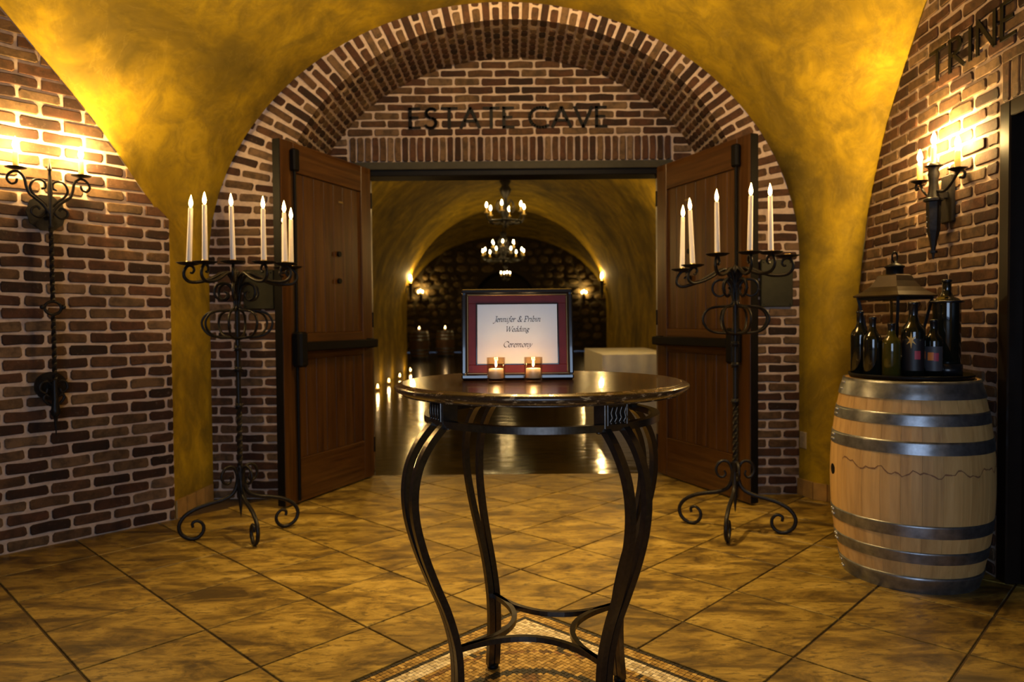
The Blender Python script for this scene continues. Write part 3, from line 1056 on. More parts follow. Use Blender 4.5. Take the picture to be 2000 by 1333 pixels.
U0, J0, SM = 2.73, 3.27, 2.54
g_ = 0.0045 / TS
tile_cache = None
for u in range(-6, 13):
    for j in range(-6, 12):
        u0, u1, j0, j1 = u + g_, u + 1 - g_, j + g_, j + 1 - g_
        inm = lambda a, b: U0 < a < U0 + SM and J0 - SM < b < J0
        pieces = [[(u0, j0), (u1, j0), (u1, j1), (u0, j1)]]
        # cut by the mosaic square
        ua, ub, ja, jb = U0, U0 + SM, J0 - SM, J0
        if u1 > ua and u0 < ub and j1 > ja and j0 < jb:
            rem = []
            lo_u, hi_u, lo_j, hi_j = max(u0, ua), min(u1, ub), max(j0, ja), min(j1, jb)
            if (hi_u - lo_u) > 0.97 and (hi_j - lo_j) > 0.97:
                continue
            if lo_u > u0 and hi_j < j1:      # far corner tile: L shape
                rem = [[(u0, j0), (lo_u - g_, j0), (lo_u - g_, hi_j + g_), (u1, hi_j + g_), (u1, j1), (u0, j1)]]
            elif lo_u > u0 and lo_j <= j0 and hi_j >= j1:
                rem = [[(u0, j0), (lo_u - g_, j0), (lo_u - g_, j1), (u0, j1)]]
            elif hi_u < u1 and lo_j <= j0 and hi_j >= j1:
                rem = [[(hi_u + g_, j0), (u1, j0), (u1, j1), (hi_u + g_, j1)]]
            elif hi_j < j1 and lo_u <= u0 and hi_u >= u1:
                rem = [[(u0, hi_j + g_), (u1, hi_j + g_), (u1, j1), (u0, j1)]]
            elif lo_j > j0 and lo_u <= u0 and hi_u >= u1:
                rem = [[(u0, j0), (u1, j0), (u1, lo_j - g_), (u0, lo_j - g_)]]
            elif hi_u < u1 and lo_j > j0:
                rem = [[(u0, j0), (u1, j0), (u1, j1), (hi_u + g_, j1), (hi_u + g_, lo_j - g_), (u0, lo_j - g_)]]
            elif hi_u < u1 and hi_j < j1:
                rem = [[(hi_u + g_, j0), (u1, j0), (u1, j1), (u0, j1), (u0, hi_j + g_), (hi_u + g_, hi_j + g_)]]
            else:
                rem = [[(u0, j0), (u1, j0), (u1, lo_j - g_), (lo_u - g_, lo_j - g_), (lo_u - g_, j1), (u0, j1)]]
            pieces = rem
        for pc in pieces:
            poly = [grid(*q) for q in pc]
            cen = sum(poly, Vector((0, 0))) / len(poly)
            if len(poly) == 4:
                full_area = len(poly)
                before = len(poly)
                poly = clip(poly, Vector((0, YT - 0.004)), Vector((0, -1)))
                if poly:
                    poly = clip(poly, Vector((LW0.x, LW0.y)), Vector((0.742, -0.67))) if cen.y > 1.6 and cen.x < -1.9 else poly
                if poly:
                    poly = clip(poly, Vector((2.40, 0)), Vector((-1, 0)))
                if poly:
                    poly = clip(poly, Vector((-4.4, 0)), Vector((1, 0)))
                if poly:
                    poly = clip(poly, Vector((0, -2.9)), Vector((0, 1)))
            if len(poly) < 3:
                continue
            ar = abs(sum(a.x * b.y - b.x * a.y for a, b in zip(poly, poly[1:] + poly[:1]))) / 2
            if ar < 0.004:
                continue
            cen = sum(poly, Vector((0, 0))) / len(poly)
            n = len(poly)
            loc = [p - cen for p in poly]
            mb = MB()
            ch = 0.0022
            ins = [p * (1 - ch / max(p.length, .02)) for p in loc]
            vs = [(p.x, p.y, 0) for p in ins] + [(p.x, p.y, -ch) for p in loc] + [(p.x, p.y, -0.008) for p in loc]
            fs = [tuple(range(n))]
            for a in range(2):
                for i in range(n):
                    i2 = (i + 1) % n
                    fs.append((a * n + i, (a + 1) * n + i, (a + 1) * n + i2, a * n + i2))
            mb.add(vs, fs)
            mb.build('tile', 'tile', floor, (cen.x, cen.y, random.uniform(-.0006, .0006)))

# mosaic: tesserae laid in a square with borders and a round medallion
mos = MB()
ctr = (SM * TS) / 2
step = 0.0165
nm = int(SM * TS / step)
off0 = (SM * TS - nm * step) / 2
base = grid(U0, J0 - SM)
for a in range(nm):
    for b in range(nm):
        x, y = off0 + (a + .5) * step, off0 + (b + .5) * step
        de = min(x, y, SM * TS - x, SM * TS - y)
        dx, dy = x - ctr, y - ctr
        r = math.hypot(dx, dy)
        th = math.atan2(dy, dx)
        if de < 0.0165:
            mi = 0
        elif de < 0.066:
            mi = 1
        elif de < 0.0835:
            mi = 0
        elif de < 0.150:
            mi = 2
        elif 0.245 < r < 0.275:
            mi = 0
        elif r <= 0.245:
            mi = 3 if (0.10 < r < 0.13 or cos(8 * th) > 0.5 and r > 0.13) else 1
        elif r < 0.40:
            mi = 1
        elif r < 0.415:
            mi = 3
        else:
            # scroll work in the side fields, plain cream tips in the corners
            md = min((math.hypot(abs(dx) - 0.40 * abs(cx_), abs(dy) - 0.40 * abs(cy_)) for cx_, cy_ in ((1.02, 0.42), (0.42, 1.02))))
            mi = 0 if 0.035 < md < 0.060 or md < 0.012 else (2 if min(abs(dx), abs(dy)) > 0.33 else 1)
        p = base + E1 * x + E2 * y
        s_ = step * 0.445
        jit = random.uniform(-.18, .18)
        zt = -0.0005 + random.uniform(-.0006, .0006)
        ca, sa = cos(TA + jit) * s_, sin(TA + jit) * s_
        q = [(p.x + ca, p.y + sa), (p.x - sa, p.y + ca), (p.x - ca, p.y - sa), (p.x + sa, p.y - ca)]
        # square corner form
        q = [(p.x + (ca - sa), p.y + (sa + ca)), (p.x + (-ca - sa), p.y + (-sa + ca)), (p.x + (-ca + sa), p.y + (-sa - ca)), (p.x + (ca + sa), p.y + (sa - ca))]
        mos.add([(X, Y, zt) for X, Y in q] + [(X, Y, -0.005) for X, Y in q], [(0, 1, 2, 3), (0, 4, 5, 1), (1, 5, 6, 2), (2, 6, 7, 3), (3, 7, 4, 0)], mi)
mo = mos.build('mosaic_tesserae', ['m_black', 'm_gold', 'm_white', 'm_brown'], floor)
mo['kind'] = 'stuff'
mo['label'] = 'small square mosaic stones with black and cream borders'

# ---- base tiles at the feet of the piers, outlet
def baseboard(name, pts, label):
    mb0 = MB()
    root = None
    for i, ((xa, ya), (xb, yb)) in enumerate(zip(pts[:-1], pts[1:])):
        d = Vector((xb - xa, yb - ya, 0))
        L = d.length
        k = max(1, int(round(L / 0.11)))
        if root is None:
            root = struct(link(name, None), label)
        for q in range(k):
            a = Vector((xa, ya, 0)) + d * ((q + 0.03) / k)
            b = Vector((xa, ya, 0)) + d * ((q + 0.97) / k)
            MB().obox(a + Vector((0, 0, 0.06)), b + Vector((0, 0, 0.06)), 0.012, 0.115).build('base_tile', 'base_tile', root)


baseboard('baseboard_left', [(-2.140, 4.50), (-2.108, 4.98)], 'yellow stone base tiles at foot of left pier')
bp = [rowsR[0][k] for k in (6, 11, 16, 22)]
baseboard('baseboard_right', [(p.x - 0.012, p.y - 0.004) for p in bp], 'yellow stone base tiles at foot of right pier')

# ---- double doors
def door(name, hinge, free, sgn, label):
    h = Vector(hinge)
    d = Vector(free) - h
    L = d.length
    rz = math.atan2(d.y, d.x)
    root = struct(link(name, None, None, (h.x, h.y, 0.012), (0, 0, rz)), label)
    # local x: hinge -> free edge; visible face is local y of sign f (towards the opening)
    f = sgn
    T = 0.055
    Z = 2.45
    y0, y1 = -T / 2, T / 2

    def part(nm, mb, mat):
        return mb.build(nm, mat, root)
    part('stile', MB().box(0, 0.13, y0, y1, 0, Z, 0.004), 'door')
    part('stile', MB().box(L - 0.14, L - 0.004, y0, y1, 0, Z, 0.004), 'door')
    part('rail', MB().box(0.13, L - 0.14, y0, y1, Z - 0.20, Z, 0.004), 'door_rail')
    part('rail', MB().box(0.13, L - 0.14, y0, y1, 0.98, 1.16, 0.004), 'door_rail')
    part('rail', MB().box(0.13, L - 0.14, y0, y1, 0, 0.30, 0.004), 'door_rail')
    n = 7
    ww = (L - 0.27) / n
    for a, b in ((0.30, 0.98), (1.16, Z - 0.20)):
        for i in range(n):
            x = 0.13 + i * ww
            part('plank', MB().box(x + 0.0012, x + ww - 0.0012, y0 + 0.014, y1 - 0.014, a, b, 0.003), 'door')
    part('edge_strip', MB().box(L - 0.004, L + 0.003, y0 - .001, y1 + .001, 0.005, Z - 0.005), 'black')
    yf = f * T / 2

    def fbox(x0, x1, d0, d1, z0, z1, c=0.004):
        a, b = sorted((yf + f * d0, yf + f * d1))
        return MB().box(x0, x1, a, b, z0, z1, c)
    pb = part('panic_bar', fbox(0.03, L - 0.16, 0.035, 0.075, 1.035, 1.10, 0.008), 'black')
    fbox(0.03, 0.09, 0.0, 0.036, 1.03, 1.105).build('bar_bracket', 'black', pb)
    part('latch_case', fbox(L - 0.165, L - 0.085, 0.0, 0.085, 0.93, 1.17, 0.014), 'black')
    part('vertical_rod', MB().tube([(L - 0.125, yf + f * 0.02, 1.16), (L - 0.125, yf + f * 0.02, 2.36)], 0.011, 8), 'black')
    part('vertical_rod', MB().tube([(L - 0.125, yf + f * 0.02, 0.02), (L - 0.125, yf + f * 0.02, 0.94)], 0.011, 8), 'black')
    part('rod_guide', fbox(L - 0.155, L - 0.095, 0.0, 0.045, 2.25, 2.40, 0.010), 'black')
    for z in (1.54, 1.74):
        part('bolt_head', MB().tube([(0.42, yf - f * 0.014, z), (0.42, yf + f * 0.004, z)], 0.020, 10), 'black')
    part('brass_plate', fbox(0.36, 0.41, -0.014, -0.008, 2.12, 2.135, 0.001), 'brass')
    for z in (0.25, 1.25, 2.2):
        part('hinge', MB().tube([(-0.008, yf * 0.8, z - 0.06), (-0.008, yf * 0.8, z + 0.06)], 0.011, 8), 'black')
    return root


door('door_1', (-1.140, 5.715), (-1.545, 4.73), 1, 'left wooden door leaf standing open with black push bar')
door('door_2', (1.192, 5.735), (1.602, 4.71), -1, 'right wooden door leaf standing open with black push bar')

# dark side doorway in the right wall
dw = struct(link('door_3', None, None, RW0, (0, 0, RWA)), 'dark brown side door in its casing at the picture edge')
MB().box(-0.075, 0.0, -0.12, 0.012, 0, ZDOOR, 0.006).build('casing', 'dark_door', dw)
MB().box(-1.15, -1.075, -0.12, 0.012, 0, ZDOOR, 0.006).build('casing', 'dark_door', dw)
MB().box(-1.075, -0.075, -0.12, 0.012, ZDOOR - 0.075, ZDOOR, 0.006).build('casing', 'dark_door', dw)
lf = MB().box(-1.072, -0.078, -0.10, -0.055, 0.01, ZDOOR - 0.078, 0.004).build('leaf', 'dark_door', dw)
for x0, x1, z0, z1 in ((-0.96, -0.62, 0.2, 0.95), (-0.53, -0.19, 0.2, 0.95), (-0.96, -0.62, 1.1, 2.0), (-0.53, -0.19, 1.1, 2.0)):
    MB().box(x0, x1, -0.056, -0.045, z0, z1, 0.008).build('panel', 'dark_door', lf)

# ---- the cave beyond the doors
TX, THW, TSP, TAP = -0.13, 2.52, 1.55, 4.07
Y0, Y1, Y2 = 5.97, 18.0, 30.0
CX, CHW, CSP, CAP = -0.25, 4.3, 1.6, 4.85
struct(MB().box(-6, 6, YT, 34, -0.1, -0.002).build('floor_cave', 'cave_floor'), 'dark polished floor of the cave tunnel')
w = MB()


def vault(w, x, hw, sp, ap, ya, yb, ny):
    n = 30
    pts = [(x - hw, 0), (x - hw, sp * 0.5)] + [(x - hw * cos(PI * i / n), sp + (ap - sp) * sin(PI * i / n)) for i in range(n + 1)] + [(x + hw, sp * .5), (x + hw, 0)]
    k = len(pts)
    vs = [(px_, lerp(ya, yb, j / ny), pz_) for j in range(ny + 1) for px_, pz_ in pts]
    w.add(vs, [(j * k + i, j * k + i + 1, (j + 1) * k + i + 1, (j + 1) * k + i) for j in range(ny) for i in range(k - 1)], 0, True)
    return pts


tp = vault(w, TX, THW, TSP, TAP, Y0, Y1, 8)
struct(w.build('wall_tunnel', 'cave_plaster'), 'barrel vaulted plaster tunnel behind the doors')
w = MB()
cp = vault(w, CX, CHW, CSP, CAP, Y1, Y2, 6)
# shoulder between tunnel and the wider chamber
k = len(tp)
vs = [(x, Y1, z) for x, z in tp] + [(x, Y1 + 0.001, z) for x, z in cp]
w.add(vs, [(i, i + 1, k + i + 1, k + i) for i in range(k - 1)])
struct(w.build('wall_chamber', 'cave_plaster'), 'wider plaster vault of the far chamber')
w = MB()
for sgn, xa, xb in ((-1, -1.62, -3.2), (1, 1.62, 3.2)):
    w.add([(xa, Y0, 0), (xb, Y0, 0), (xb, Y0, 4.4), (xa, Y0, 4.4)], [(0, 1, 2, 3)])
w.add([(-1.7, Y0, 2.44), (1.7, Y0, 2.44), (1.7, Y0, 4.4), (-1.7, Y0, 4.4)], [(0, 1, 2, 3)])
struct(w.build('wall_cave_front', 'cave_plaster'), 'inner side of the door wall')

# far stone wall with a dark archway
w = MB()
vs, fs = [], []
DA, DX, DS, DAP = 1.32, -0.28, 2.05, 3.40
poly_in = [(DX - DA, 0)] + [(DX - DA * cos(PI * i / 16), DS + (DAP - DS) * sin(PI * i / 16)) for i in range(17)] + [(DX + DA, 0)]
poly_out = [(CX - CHW - .3, 0)] + [(CX - (CHW + .3) * cos(PI * i / 16), CSP + (CAP + .3 - CSP) * sin(PI * i / 16)) for i in range(17)] + [(CX + CHW + .3, 0)]
k = len(poly_in)
w.add([(x, Y2, z) for x, z in poly_in] + [(x, Y2, z) for x, z in poly_out], [(i, i + 1, k + i + 1, k + i) for i in range(k - 1)])
w.add([(x, Y2, z) for x, z in poly_in] + [(x, Y2 + 2.2, z) for x, z in poly_in], [(i, i + 1, k + i + 1, k + i) for i in range(k - 1)])
w.add([(DX - 2, Y2 + 2.2, 0), (DX + 2, Y2 + 2.2, 0), (DX + 2, Y2 + 2.2, 4), (DX - 2, Y2 + 2.2, 4)], [(0, 1, 2, 3)])
stone_wall = struct(w.build('wall_stone', 'stone_bed'), 'rough field stone end wall with a dark archway')
rs = random.Random(3)
cnt = 0
gz = 0.17
while gz < 4.8:
    hrow = rs.uniform(0.26, 0.40)
    gx = CX - CHW
    while gx < CX + CHW:
        wst = rs.uniform(0.30, 0.62)
        cx_, cz_ = gx + wst / 2, gz + hrow / 2 + rs.uniform(-.06, .06)
        ino = ((cx_ - CX) / CHW) ** 2 + (max(cz_ - CSP, 0) / (CAP - CSP)) ** 2 < 0.97
        ind = abs(cx_ - DX) < DA + 0.1 and (cz_ < DS or ((cx_ - DX) / (DA + .15)) ** 2 + ((cz_ - DS) / (DAP + .15 - DS)) ** 2 < 1)
        if ino and not ind and cnt < 290:
            nn = 9
            mb = MB()
            ring0 = []
            for i in range(nn):
                a = 2 * PI * i / nn
                q = rs.uniform(0.82, 1.0)
                ring0.append((wst / 2 * q * cos(a) * 0.95, hrow / 2 * q * sin(a) * 0.98))
            vs = [(x * .7, -0.07 - rs.uniform(0, .04), z * .7) for x, z in ring0] + [(x, -0.02, z) for x, z in ring0] + [(x, 0.05, z) for x, z in ring0] + [(0, -0.10, 0)]
            fs = [(nn * 3, (i + 1) % nn, i) for i in range(nn)]
            for a in range(2):
                for i in range(nn):
                    i2 = (i + 1) % nn
                    fs.append((a * nn + i, a * nn + i2, (a + 1) * nn + i2, (a + 1) * nn + i))
            mb.add(vs, fs)
            mb.build('stone', 'stone', stone_wall, (cx_, Y2, cz_))
            cnt += 1
        gx += wst
    gz += hrow

# ================================================================== OBJECTS
# ---- round bar table
TC = Vector((0.09, 2.25, 0))
TZ = 1.05
tb = thing('bar_table', 'tall round dark wooden table on curved bronze metal legs', 'table', TC)
prof = [(0.0001, 0), (0.38, 0), (0.425, 0.002), (0.428, 0.006), (0.440, 0.008), (0.452, 0.014), (0.457, 0.021), (0.455, 0.027), (0.448, 0.029), (0.436, 0.030), (0.432, 0.033), (0.0001, 0.033)]
m, nt, p = new_mat('worn_table_edge')
v = coords(nt, (1, 1, 1))
ch = noise(nt, coords(nt, (9, 9, 30)), 3, 6, 0.7, 0.5)
nt.links.new(ramp(nt, ch, [(0.30, (0.022, 0.010, 0.005)), (0.56, (0.060, 0.028, 0.012)), (0.63, (0.42, 0.26, 0.12))]), p.inputs['Base Color'])
p.inputs['Roughness'].default_value = 0.26
p.inputs['Coat Weight'].default_value = 0.3
M['worn_edge'] = m
topo = MB().lathe([(0.0001, 0.0335), (0.432, 0.0335), (0.432, 0.010), (0.0001, 0.010)], 96, (0, 0, TZ - 0.0335), smooth=False).build('table_top', 'tabletop', tb)
MB().lathe([(0.4325, -0.002), (0.428, 0.0), (0.440, 0.004), (0.452, 0.010), (0.4575, 0.018), (0.456, 0.025), (0.449, 0.029), (0.440, 0.030), (0.4365, 0.0325), (0.4325, 0.0338), (0.4322, 0.004)], 128, (0, 0, TZ - 0.0335)).build('moulded_edge', 'worn_edge', topo)
MB().lathe([(0.343, 0.934), (0.368, 0.934), (0.368, 0.954), (0.343, 0.954), (0.343, 0.934)], 240, smooth=False).build('ring_rail', 'bronze', tb)
for ang in (32, 122, 212, 302):
    a = rad(ang)
    er = Vector((cos(a), sin(a), 0))
    et = Vector((-sin(a), cos(a), 0))

    def L3(rr, tt, z):
        return er * rr + et * tt + Vector((0, 0, z))
    mb = MB()
    rot = Matrix(((er.x, et.x, 0), (er.y, et.y, 0), (0, 0, 1))).to_4x4()
    b0 = MB().box(0.318, 0.368, -0.043, 0.043, 0.940, TZ - 0.033, 0.002)
    b0.v = [tuple(rot @ Vector(q)) for q in b0.v]
    blk = b0.build('leg_block', 'bronze', tb)
    orn = MB()
    for dt in (-0.024, -0.008, 0.008, 0.024):
        orn.tube([L3(0.370, dt - 0.003, 0.960), L3(0.374, dt + 0.002, 0.972), L3(0.373, dt - 0.002, 0.985), L3(0.374, dt + 0.003, 1.000)], [0.004, 0.0045, 0.003, 0.003], 6)
        orn.sphere(L3(0.371, dt, 0.957), 0.005, 8)
    for dt in (-0.034, 0.034):
        orn.tube([L3(0.369, dt, 0.951), L3(0.369, dt, 1.006)], 0.0018, 4)
    orn.tube([L3(0.369, -0.034, 0.951), L3(0.369, 0.034, 0.951)], 0.0018, 4)
    orn.build('fluted_ornament', 'bronze', blk)
    prof = [(0.345, 0.034, 0.945), (0.372, 0.034, 0.925), (0.410, 0.034, 0.880), (0.440, 0.032, 0.82), (0.452, 0.029, 0.75), (0.446, 0.025, 0.67),
            (0.420, 0.020, 0.575), (0.383, 0.015, 0.48), (0.345, 0.0125, 0.39), (0.318, 0.0125, 0.30), (0.307, 0.0125, 0.22), (0.308, 0.0125, 0.12), (0.318, 0.0125, 0.012)]
    sp = smooth_path(prof, 5)
    for sg in (-1, 1):
        MB().tube([L3(r_, sg * t_, z_) for r_, t_, z_ in sp], 0.0150, 4, up=er).build('leg_bar', 'bronze', tb)
    MB().lathe([(0.0001, 0), (0.020, 0), (0.020, 0.012), (0.012, 0.014), (0.0001, 0.014)], 12, L3(0.318, 0, 0)).build('foot_pad', 'black', tb)
    for sg in (-1, 1):
        MB().sphere(L3(0.356, sg * 0.055, 0.932), 0.008, 8, 0.6).build('bolt', 'bronze', tb)
    # stretcher arc bowing to the centre, to the next leg
    b = rad(ang + 90)
    er2 = Vector((cos(b), sin(b), 0))
    pa, pb_ = er * 0.300, er2 * 0.300
    mid = (er + er2).normalized()
    path = []
    for i in range(17):
        t = i / 16
        q = lerp(pa, pb_, t) - mid * (0.115 * (4 * t * (1 - t)))
        path.append(q + Vector((0, 0, 0.265)))
    MB().tube(path, 0.0115, 4, up=(0, 0, 1)).build('stretcher', 'bronze', tb)

# ---- framed welcome card, leaning back
FW, FH = 0.356, 0.292
fr = thing('picture_frame', 'black and maroon frame holding the wedding card on the round table', 'picture frame', (0.0175, 2.262, TZ + 0.0015), rad(0.6), None, rad(-9))


def rail4(x, z0, z1, t, d0, d1, mat, name, c=0.003):
    for (a, b, e, f) in ((-x, x, z1 - t, z1), (-x, x, z0, z0 + t), (-x, -x + t, z0 + t, z1 - t), (x - t, x, z0 + t, z1 - t)):
        MB().box(a, b, d0, d1, e, f, c).build(name, mat, fr)


hx = FW / 2
rail4(hx, 0, FH, 0.016, -0.012, 0.014, 'frame_black', 'outer_moulding', 0.004)
rail4(hx - 0.016, 0.016, FH - 0.016, 0.006, -0.008, 0.008, 'gold_edge', 'inner_gold_line', 0.002)
rail4(hx - 0.021, 0.021, FH - 0.021, 0.026, -0.004, 0.006, 'maroon', 'maroon_border', 0.001)
rail4(hx - 0.046, 0.046, FH - 0.046, 0.004, -0.007, 0.004, 'frame_black', 'inner_lip', 0.0014)
pp_ = MB().box(-hx + 0.048, hx - 0.048, 0.0, 0.003, 0.048, FH - 0.048).build('card', 'paper', fr)
MB().box(-hx + 0.02, hx - 0.02, 0.006, 0.012, 0.02, FH - 0.02).build('backing_board', 'black', fr)
MB().add([(-0.03, 0.013, 0.24), (0.03, 0.013, 0.24), (0.04, 0.095, 0.018), (-0.04, 0.095, 0.018), (-0.03, 0.017, 0.24), (0.03, 0.017, 0.24), (0.04, 0.099, 0.018), (-0.04, 0.099, 0.018)],
         [(0, 1, 2, 3), (4, 7, 6, 5), (0, 4, 5, 1), (1, 5, 6, 2), (2, 6, 7, 3), (3, 7, 4, 0)]).build('easel_leg', 'black', fr)
for text, zc, wid in (('Jennifer & Pribin', 0.1855, 0.150), ('Wedding', 0.1535, 0.076), ('Ceremony', 0.1035, 0.092)):
    tot = sum(GL[c][0] for c in text)
    size = wid / tot
    x = -wid / 2
    mb = MB()
    for c in text:
        for st in GL[c][1]:
            st2 = smooth_path(st, 3) if len(st) > 2 and c not in 'W' else st
            for q in stroke_poly(st2, (0.062, 0.055), 0.026):
                mb.prism([(x + (a + 0.22 * b) * size, zc + b * size) for a, b in q], -0.0008, 0.0)
        x += GL[c][0] * size
    mb.build('printed_line', 'ink', pp_)


# ---- candles
def flame_mb(z, s=1.0, c=(0, 0)):
    return MB().lathe([(0.0004, z), (0.0045 * s, z + 0.006 * s), (0.0062 * s, z + 0.013 * s), (0.0052 * s, z + 0.021 * s), (0.0026 * s, z + 0.031 * s), (0.0003, z + 0.040 * s)], 10, (c[0], c[1], 0))


def votive(x, y, side):
    g = thing('votive_glass', 'clear glass votive cup on the table, %s of the pair' % side, 'glass', (x, y, TZ + 0.0008), 0, 'votive cups before the frame')
    MB().lathe([(0.0001, 0.0), (0.0255, 0.0), (0.0275, 0.004), (0.0285, 0.074), (0.0278, 0.0755), (0.0262, 0.074), (0.0250, 0.012), (0.0001, 0.0105)], 32).build('cup', 'votive_glass', g)
    k = thing('votive_candle', 'short white burning votive candle inside the glass cup, %s one' % side, 'candle', (x, y, TZ + 0.0120), 0, 'votive candles')
    MB().lathe([(0.0001, 0), (0.0225, 0), (0.0235, 0.003), (0.0225, 0.028), (0.0215, 0.030), (0.0001, 0.029)], 24).build('wax', 'wax', k)
    MB().tube([(0, 0, 0.028), (0.0004, 0, 0.036)], 0.0009, 6).build('wick', 'wick', k)
    flame_mb(0.034, 0.62).build('flame', 'flame', k)
    light('votive_light', 'POINT', (0, 0, 0.046), 0.22, FLAME, 0.006, parent=k)


votive(-0.0495, 2.178, 'left')
votive(0.0645, 2.182, 'right')


def taper(x, y, z, h, lean, label, power=0.6):
    k = thing('taper_candle', label, 'candle', (x, y, z), 0, 'lit tapers on the iron candelabra')
    k.rotation_euler = (lean[1], lean[0], 0)
    MB().lathe([(0.0001, 0), (0.0155, 0), (0.0150, 0.01), (0.0118, h - 0.006), (0.0095, h), (0.0001, h - 0.002)], 14).build('wax', 'wax', k)
    MB().tube([(0, 0, h - 0.003), (0.0006, 0, h + 0.009)], 0.0012, 6).build('wick', 'wick', k)
    flame_mb(h - 0.001, 1.75).build('flame', 'flame', k)
    light('taper_light', 'POINT', (0, 0, h + 0.02), power, FLAME, 0.01, parent=k)


# ---- wrought iron candelabra
ARM = [(.012, 1.40), (.022, 1.47), (.050, 1.520), (.085, 1.533), (.12, 1.523), (.16, 1.508), (.21, 1.497), (.26, 1.497), (.305, 1.508), (.332, 1.535), (.338, 1.563),
       (.325, 1.588), (.303, 1.596), (.282, 1.585), (.274, 1.566), (.285, 1.552), (.298, 1.556)]
CURL = [(.012, 1.34), (.022, 1.42), (.045, 1.462), (.085, 1.472), (.118, 1.455), (.128, 1.42), (.115, 1.388), (.085, 1.375), (.060, 1.39), (.058, 1.415), (.075, 1.425)]
CAGE = [(.012, 1.37), (.020, 1.330), (.05, 1.317), (.12, 1.312), (.17, 1.295), (.196, 1.255), (.191, 1.215), (.16, 1.178), (.11, 1.162), (.04, 1.157), (.010, 1.150)]
BASEC = [(.012, .28), (.018, .35), (.035, .395), (.065, .408), (.095, .392), (.110, .355), (.097, .320), (.072, .310), (.055, .328), (.062, .352)]
LEG = [(.012, .40), (.018, .30), (.045, .243), (.10, .215), (.17, .20), (.24, .18), (.30, .145), (.33, .095), (.32, .045), (.28, .0135), (.235, .0135), (.205, .045), (.205, .085), (.232, .110), (.260, .100), (.258, .075)]


def candelabrum(loc, arms, legs, label, hs):
    root = thing('candelabrum', label, 'candelabrum', (*loc, 0))

    def pth(pts, phi, dz=0.0):
        d = Vector((sin(rad(phi)), -cos(rad(phi)), 0))
        return [d * h + Vector((0, 0, z + dz * (min(h, .34) / .305) ** 2)) for h, z in smooth_path(pts, 4)]

    def taper_r(n, r0, r1):
        return [lerp(r0, r1, (i / (n - 1)) ** 2) for i in range(n)]
    for phi, dz, has in arms:
        q = pth(ARM, phi, dz)
        arm = MB().tube(q, taper_r(len(q), 0.0105, 0.006), 8).build('arm', 'iron', root)
        d = Vector((sin(rad(phi)), -cos(rad(phi)), 0)) * 0.305
        pz = 1.600 + dz
        MB().lathe([(0.0001, -0.004), (0.020, -0.004), (0.045, 0.000), (0.062, 0.009), (0.066, 0.011), (0.064, 0.0125), (0.045, 0.005), (0.018, 0.003), (0.0001, 0.003)], 24, (d.x, d.y, pz)).build('drip_pan', 'iron', arm)
        MB().lathe([(0.0145, 0.0), (0.0172, 0.001), (0.0172, 0.018), (0.0158, 0.018), (0.0155, 0.003)], 14, (d.x, d.y, pz + 0.002)).build('candle_socket', 'brass', arm)
    for i in range(6):
        q = pth(CURL, 12 + 60 * i)
        MB().tube(q, taper_r(len(q), 0.009, 0.005), 8).build('scroll', 'iron', root)
    for i in range(8):
        MB().tube(pth(CAGE, 8 + 45 * i), 0.0075, 6).build('cage_rib', 'iron', root)
    MB().tube([(0, 0, z) for z in (1.53, 1.40, 1.15, 0.90, 0.76)], 0.0145, 10).build('shaft', 'iron', root)
    tw = [(0, 0, lerp(0.76, 0.40, i / 40)) for i in range(41)]
    MB().tube(tw, 0.0165, 4, twist=0.33).build('twisted_shaft', 'iron', root)
    for z in (1.095, 0.972, 0.758):
        MB().lathe([(0.012, -0.016), (0.024, -0.014), (0.018, -0.004), (0.030, 0.0), (0.018, 0.004), (0.024, 0.014), (0.012, 0.016)], 14, (0, 0, z)).build('collar', 'iron', root)
    MB().lathe([(0.0001, 1.56), (0.016, 1.545), (0.022, 1.52), (0.018, 1.48), (0.012, 1.46)], 12).build('finial', 'iron', root)
    for i in range(3):
        q = pth(BASEC, legs[i] + 20)
        MB().tube(q, taper_r(len(q), 0.010, 0.006), 8).build('base_scroll', 'iron', root)
    for phi in legs:
        q = pth(LEG, phi)
        MB().tube(q, taper_r(len(q), 0.0125, 0.008), 8).build('leg', 'iron', root)
    MB().lathe([(0.0001, 0.10), (0.004, 0.12), (0.011, 0.18), (0.019, 0.26), (0.024, 0.36), (0.016, 0.41)], 10).build('spike', 'iron', root)
    return root


def cand_candles(loc, arms, descs, lean):
    for (phi, dz, has), ds, ln in zip(arms, descs, lean):
        if has:
            x = loc[0] + sin(rad(phi)) * 0.305
            y = loc[1] - cos(rad(phi)) * 0.305
            taper(x, y, 1.600 + dz + 0.0062, has, ln, ds)


CL = (-1.60, 4.16)
armsL = [(-31, -0.038, .305), (-10, -0.036, .312), (18, -0.034, .302), (49, -0.030, .298), (81, -0.026, .295), (106, -0.036, .285), (137, -0.03, .270)]
candelabrum(CL, armsL, (-65, 36, 122), 'black wrought iron floor candelabrum before the left door leaf', None)
cand_candles(CL, armsL, ['tall white lit taper, leftmost on the left candelabrum', 'tall white lit taper, second from left on the left candelabrum',
                         'white lit taper at the front of the left candelabrum, third from left', 'white lit taper against the brick strip, fourth on the left candelabrum',
                         'white lit taper before the left door, front of the right cluster', 'white lit taper, rightmost on the left candelabrum',
                         'partly hidden lit taper at the rear of the left candelabrum'],
             [(.05, 0), (.01, 0), (-.015, 0), (.0, 0), (-.01, 0), (.01, 0), (0, 0)])
CR = (1.305, 4.17)
armsR = [(-93, -0.075, .31), (-66, -0.062, .315), (-35, -0.012, .29), (-3, -0.008, .308), (20, -0.008, .308), (48, -0.02, 0)]
candelabrum(CR, armsR, (-118, -26, 68), 'black wrought iron floor candelabrum before the right door leaf', None)
